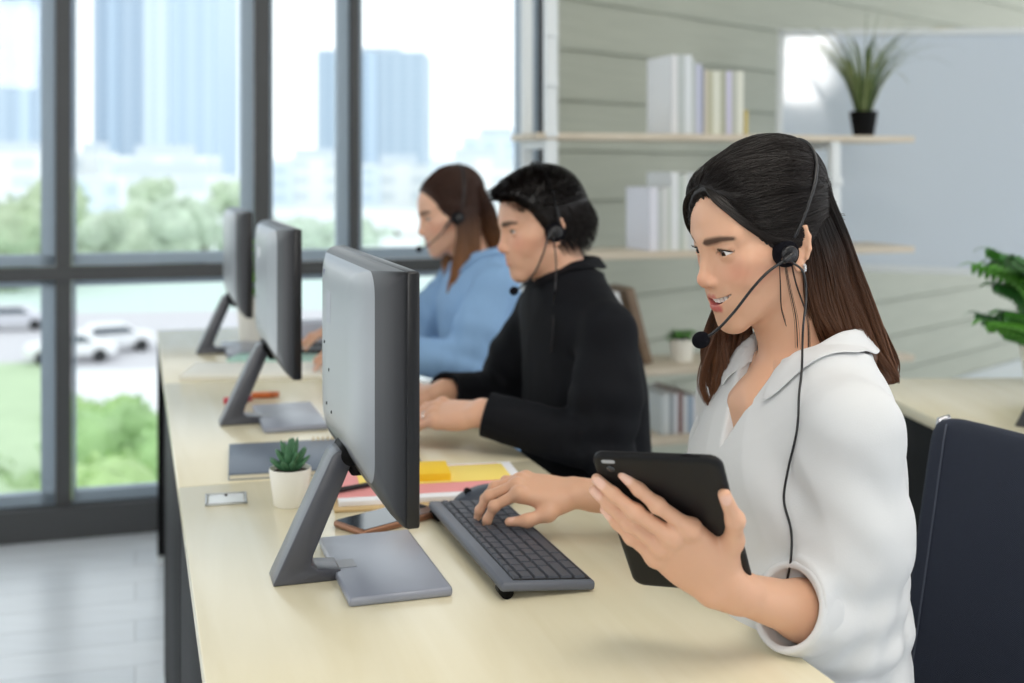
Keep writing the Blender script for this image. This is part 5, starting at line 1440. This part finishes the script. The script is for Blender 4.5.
# ------------------------------------------------------------------ tablet and headset of the woman in white
M_TAB = mat('tablet_back', (17, 17, 19), .45, spec=.25, bump=.05, bscale=500)
tb_c = TB_TL+tb_w*(TB_W/2)+tb_d*(TB_L/2)
t = thing('tablet', 'black tablet held upright in the hand of the woman in white', 'tablet', tb_c)
t.matrix_world = Matrix(((tb_w.x, -tb_d.x, tb_n.x, tb_c.x), (tb_w.y, -tb_d.y, tb_n.y, tb_c.y), (tb_w.z, -tb_d.z, tb_n.z, tb_c.z), (0, 0, 0, 1)))
def rrect(w, h, r, n=8):
    out = []
    for cx, cy, a0 in ((w/2-r, h/2-r, 0), (-w/2+r, h/2-r, pi/2), (-w/2+r, -h/2+r, pi), (w/2-r, -h/2+r, 1.5*pi)):
        for k in range(n+1): a = a0+pi/2*k/n; out.append((cx+r*cos(a), cy+r*sin(a)))
    return out
bm = bmesh.new(); n = None; rings = []
for off, z in ((.0016, -.0076), (0, -.0066), (0, -.003), (.0012, -.0012), (.0035, -.0002), (.007, 0)):
    rings.append([bm.verts.new((x, y, z)) for x, y in rrect(TB_W-2*off, TB_L-2*off, .013-off*.6)])
for a, b in zip(rings, rings[1:]):
    for i in range(len(a)): bm.faces.new((a[i], a[(i+1) % len(a)], b[(i+1) % len(a)], b[i]))
bm.faces.new(rings[-1]); bm.faces.new(rings[0][::-1]); obj('back_shell', bm, M_TAB, t)
bm = bmesh.new(); add_prism(bm, rrect(TB_W-.006, TB_L-.006, .011), -.0082, -.0072); obj('screen', bm, M_SCREEN, t, False)
bm = bmesh.new(); add_prism(bm, rrect(.014, .0045, .0022), -.0005, .0004, Matrix.Translation((-TB_W/2+.017, TB_L/2-.0085, 0))); obj('flash_window', bm, mat('pale_window', (170, 172, 176), .3), t, False)
bm = bmesh.new(); add_lathe(bm, [(0, .0008), (.0035, .0008), (.0042, .0002), (.0042, -.0006)], 24, Matrix.Translation((-TB_W/2+.017, TB_L/2-.019, 0))); obj('camera_lens', bm, mat('lens', (52, 54, 58), .15), t)
bm = bmesh.new(); add_box(bm, (TB_W/2-.03, TB_L/2-.001, -.004), (.02, .003, .003), .001); obj('button', bm, M_BLACK, t)

M_HS = mat('headset_plastic', (22, 22, 26), .38, spec=.5); M_FOAM = mat('mic_foam', (20, 20, 26), .95, spec=.1, bump=.6, bscale=1500); M_HSMET = mat('headset_metal', (70, 70, 76), .3, .8)
def headset(HM, label, boom, cap_p, mic, shirt=None, ir=.0165, cap=None, tilt=.65, cable=None, wearer=None):
    """boom and cable are world points; the band is an arc over the head"""
    o = HM @ Vector((0, 0, 0)); t = thing('headset', label, 'headset', o)
    L = lambda q: Vector(q)-o
    sc = HM.to_scale()[0]
    for g in (1, -1):
        c = HM @ Vector((g*cap_p[0], cap_p[1], cap_p[2])); ax = (HM.to_3x3() @ Vector((g, -.12, .0))).normalized()
        M = Matrix.Translation(L(c)) @ ax.to_track_quat('Z', 'Y').to_matrix().to_4x4()
        bm = bmesh.new(); add_lathe(bm, [(0, -.010), (ir*.9, -.010), (ir, -.005), (ir*.98, -.001), (ir*.8, .004), (ir*.45, .0055), (0, .0055)], 36, M); obj('ear_pad', bm, M_FOAM, t)
        bm = bmesh.new(); add_lathe(bm, [(ir*.62, .004), (ir*.60, .008), (ir*.5, .0095), (0, .0095)], 36, M); obj('ear_cup', bm, M_HS, t)
    q = np.array([(.085*cos(a), cap_p[1]+.010+.125*sin(a)*sin(tilt), cap_p[2]+.010+.13*sin(a)*cos(tilt)) for a in [pi*k/30 for k in range(31)]])
    for _ in range(4):
        v, nn = cap.grad(q.astype(f4), .002); q = q-nn*(v-.0042)[:, None]
    pts = [L(HM @ Vector(w)) for w in q]
    bm = bmesh.new(); add_tube(bm, pts, .0030*sc, 8); obj('headband', bm, M_HS, t)
    bm = bmesh.new(); st = spline([L(b) for b in boom], 8); add_tube(bm, st[:10], [.0042]*4+[.0036]*6, 10); obj('boom_joint', bm, M_HS, t)
    bm = bmesh.new(); add_tube(bm, st[8:], .0017, 8); obj('microphone_boom', bm, M_HS, t)
    bm = bmesh.new(); bmesh.ops.create_uvsphere(bm, u_segments=24, v_segments=16, radius=mic)
    d = (st[-1]-st[-3]).normalized(); Mq = Matrix.Translation(st[-1]) @ d.to_track_quat('Z', 'Y').to_matrix().to_4x4() @ Matrix.Diagonal((1, 1, 1.12, 1))
    bmesh.ops.transform(bm, matrix=Mq, verts=bm.verts[:]); obj('microphone', bm, M_FOAM, t)
    if cable:
        bm = bmesh.new(); add_tube(bm, spline([L(c) for c in cable], 8), .0014, 7); obj('cable', bm, M_HS, t)
    return t
cab = [P(792, 262, 1.368), P(803, 272, 1.362), P(806, 296, 1.362), P(803, 330, 1.335)]
for px, py in ((802, 364), (801, 378), (799, 395), (797, 430), (788, 470), (784, 500), (791, 530), (791, 558), (786, 586)):
    q = drape(BLW, PW, px, py, .0075 if py < 400 else .003)
    cab.append(q if q is not None else P(px, py, 1.33))
headset(HW_, 'black headset worn by the woman in white, boom in front of her chin', [P(793, 254, 1.372), P(785, 260, 1.365), P(768, 272, 1.356), P(752, 289, 1.356), P(734, 312, 1.362), P(716, 331, 1.374), P(701, 340, 1.385)], (.0765, -.022, -.006), .0098, cable=cab, cap=capW)
# ear stud
t = thing('earring', 'small glittering ear stud below the ear cup of the woman in white', 'earring', HW_ @ Vector((.079, -.003, -.030)))
bm = bmesh.new()
for k in range(9):
    a = 2*pi*k/8; r = .0034 if k < 8 else 0
    t2 = bmesh.new(); bmesh.ops.create_icosphere(t2, subdivisions=1, radius=.0019); merge(bm, t2, Matrix.Translation((.001, r*cos(a), r*sin(a))))
obj('stones', bm, mat('crystal', (235, 240, 245), .05, .6), t, False)
# ------------------------------------------------------------------ the man in black
PMM = person_matrix(.788, .20)
HM_ = head_matrix(546, 228, 2.355, 0., radians(9), .90)
mSh = [D(.765, .20-.185, .962), D(.76, .20+.185, .962)]
mEl = [P(604, 448, 2.16), D(.69, .44, .77)]
mWr = [P(479, 412, 2.20), P(440, 392, 2.42)]
mKn = [P(437, 411, 2.24), P(405, 391, 2.47)]
TB = [(.30, .35, .2), (.28, .38, .2), (.28, .4, .22), (.26, .4, .22)]
SPR = (.10, .03, -.05, -.14)
ARMS_M = [(mSh[0], mEl[0], mWr[0], frame(mWr[0], mKn[0]-mWr[0], Vector((.25, -.45, .85))), 1, TB, SPR, [(.040, .034, -.018), (.048, .064, -.026), (.046, .090, -.032)], 1.08),
          (mSh[1], mEl[1], mWr[1], frame(mWr[1], mKn[1]-mWr[1], Vector((.1, -.15, .95))), -1, TB, SPR, [(.040, .034, -.018), (.048, .064, -.026), (.046, .090, -.032)], 1.08)]
PARM = dict(skin=(222, 174, 146), lips=(196, 120, 108), lipmix=.7, open=0., smile=.2, jaw=1.08, male=True, gaze=(0, radians(6)), lid=(.0036, .0028), shz=1.025, shw=.195, neck=.050, brow=(40, 30, 26), browth=.0048, nose=1.12,
            trunk=[(.46, 0, .0, .185, .135), (.60, 0, .0, .180, .130), (.72, 0, .0, .175, .112), (.84, 0, -.004, .180, .108), (.92, 0, -.014, .176, .100), (.98, 0, -.030, .150, .086), (1.02, 0, -.040, .105, .072), (1.05, 0, -.044, .07, .062)], arm=.038, wrist=.029, coldrop=.030, coly=-.052, nkr=.92, nkz=-.012, colh=.026, colw=.024)
man, headM = make_body('person', 'man in a black shirt and headset typing at the middle desk', PARM, HM_, PMM, ARMS_M, .003)
M_BLKSHIRT = mat('black_cloth', (11, 13, 19), .8, spec=.2)
make_legs(man, PMM, mat('grey_trousers', (44, 46, 54), .8), M_BLACK)
shirtM, SLM = make_shirt(man, PMM, PARM, ARMS_M, M_BLKSHIRT, 'shirt', None, .93, (.057, .052, .038), .0055, .003, 9, collar=.30)
stool(.72, .20, 'stool under the man in black')
YB_M = [(-.2, .06), (-.06, .055), (-.045, .030), (-.030, -.012), (-.010, -.022), (.02, -.034), (.045, -.050), (.062, -.068), (.074, -.078), (.080, -.10), (.086, -.15), (.2, -.25)]
def short_hair(person, HM, dark, seed, n=2600):
    B = Build(); g = np.random.RandomState(seed); cd = L3(dark)
    cap = hair_cap(YB_M, [((0, -.01, .085), (.062, .078, .046), .03), ((.006, -.076, .092), (.046, .034, .016), .02)], .010, wrinkle(.0012, 3, 50., (1, .3, 1)))
    V, Q = cap.mesh((-.12, -.14, -.12), (.12, .16, .19), .0045); B.add(tow(HM, V), Q, 0, cd)
    st = V[g.randint(0, len(V), n)]; front = st[:, 1] < .03
    tg = st+np.where((st[:, 2] > .05)[:, None], np.stack([.026+.014*g.rand(n), -.010-.014*g.rand(n), 0*g.rand(n)], 1), np.stack([0*st[:, 0], .018+0*st[:, 0], -.030-.012*g.rand(n)], 1))
    A = comb(cap, st, tg, 6, .0003, .0022, g, .0015)
    strands(B, resample_h(A, HM), .0006, .0002, 0, lambda q, s: np.tile(cd, (len(q), 1))*(.8+.4*np.abs(np.sin(q[:, :1]*1731))))
    return B.make('hair', [M_HAIR], person, person.location), cap
hairM, capM = short_hair(man, HM_, (20, 13, 12), 21, 6500)
cabM = [P(553, 236, 2.262), P(556, 262, 2.255), P(555, 290, 2.19)]
for px, py in ((554, 300), (553, 330), (551, 352)):
    q = drape(SLM, PMM, px, py, .004, 1.6, 2.8)
    if q is not None: cabM.append(q)
headset(HM_, 'black headset worn by the man in black', [P(553, 228, 2.262), P(548, 238, 2.255), P(543, 254, 2.252), P(535, 272, 2.26), P(524, 285, 2.275), P(514, 291, 2.295)], (.0775, -.006, -.004), .0085, ir=.0205, cable=cabM, cap=capM, tilt=-.05)
# ring on the near hand of the man
Mh = ARMS_M[0][3]; q = Mh @ Vector((-.0135*1.08+.0, .098*1.08, -.004))
bm = bmesh.new(); dd = (Mh.to_3x3() @ Vector((0, .93, -.3))).normalized(); xx = dd.orthogonal().normalized(); yy = dd.cross(xx)
add_tube(bm, [xx*.0098*cos(k*2*pi/20)+yy*.0098*sin(k*2*pi/20) for k in range(21)], .0018, 8)
o = obj('ring', bm, mat('silver_ring', (235, 235, 235), .15, .9)); o.location = q; tag(o, 'silver ring on the hand of the man in black', 'ring')

# ------------------------------------------------------------------ the woman in blue
PMB = person_matrix(.835, 1.13)
HB_ = head_matrix(455, 215, 3.32, 0., radians(12), .98)
bSh = [D(.83, 1.13-.165, .955), D(.82, 1.13+.165, .955)]
bEl = [P(447, 385, 3.12), D(.72, 1.36, .77)]
bWr = [P(402, 384, 3.02), D(.52, 1.32, .81)]
bKn = [P(380, 384, 3.05), D(.43, 1.30, .81)]
bEl[0] = D(.75, .94, .765); bWr[0] = D(.52, .985, .80); bKn[0] = D(.43, 1.0, .80)
ARMS_B = [(bSh[0], bEl[0], bWr[0], frame(bWr[0], bKn[0]-bWr[0], Vector((.1, -.2, .95))), 1, TB, SPR, [(.040, .034, -.018), (.048, .064, -.026), (.046, .090, -.032)], 1.),
          (bSh[1], bEl[1], bWr[1], frame(bWr[1], bKn[1]-bWr[1], Vector((.1, .1, .95))), -1, TB, SPR, [(.040, .034, -.018), (.048, .064, -.026), (.046, .090, -.032)], 1.)]
PARB = dict(PARW); PARB.update(ears=False, skin=(224, 178, 152), lips=(198, 100, 96), open=.6, smile=.9, lid=(.0042, .0032), shz=.985, shw=.165)
lady, headB = make_body('person', 'woman in a blue blouse with long brown hair at the far desk', PARB, HB_, PMB, ARMS_B, .004)
make_legs(lady, PMB, mat('blue_trousers', (52, 62, 84), .8), M_BLACK)
shirtB, SLB = make_shirt(lady, PMB, PARB, ARMS_B, mat('blue_cloth', (138, 174, 214), .75, spec=.25), 'blouse', (0, .935, .40), .90, (.060, .056, .042), .006, .003, 6, collar=.5)
stool(.77, 1.13, 'stool under the woman in blue')
GB = [([(0, .066, .070), (0, .084, -.01), (.004, .094, -.09), (.006, .104, -.15), (.006, .112, -.19)], [(.066, .026), (.074, .030), (.076, .030), (.070, .028), (.05, .018)], 700, .005, .9),
      ([(.066, .010, .030), (.074, .012, -.03), (.084, -.006, -.09), (.088, -.030, -.15), (.084, -.056, -.21), (.078, -.066, -.26)], [(.012, .030), (.014, .034), (.020, .036), (.022, .034), (.020, .028), (.010, .014)], 500, .006, .85),
      ([(-.066, .0, .030), (-.076, .004, -.03), (-.082, -.004, -.09), (-.084, -.020, -.15), (-.080, -.034, -.21)], [(.010, .022), (.014, .028), (.020, .030), (.022, .028), (.012, .014)], 300, .006, .85)]
hairB, capB = long_hair_woman(lady, HB_, PARB, (58, 36, 27), (150, 102, 64), 31, GB, 2500, 500, (0, .086, .045), [((0, .020, .080), (.062, .066, .052), .03)], r=.0009)
headset(HB_, 'black headset worn by the woman in blue', [P(452, 218, 3.235), P(446, 227, 3.23), P(438, 237, 3.225), P(428, 245, 3.235), P(419, 249, 3.25)], (.0785, -.010, -.004), .0085, ir=.020, cap=capB, tilt=.3)
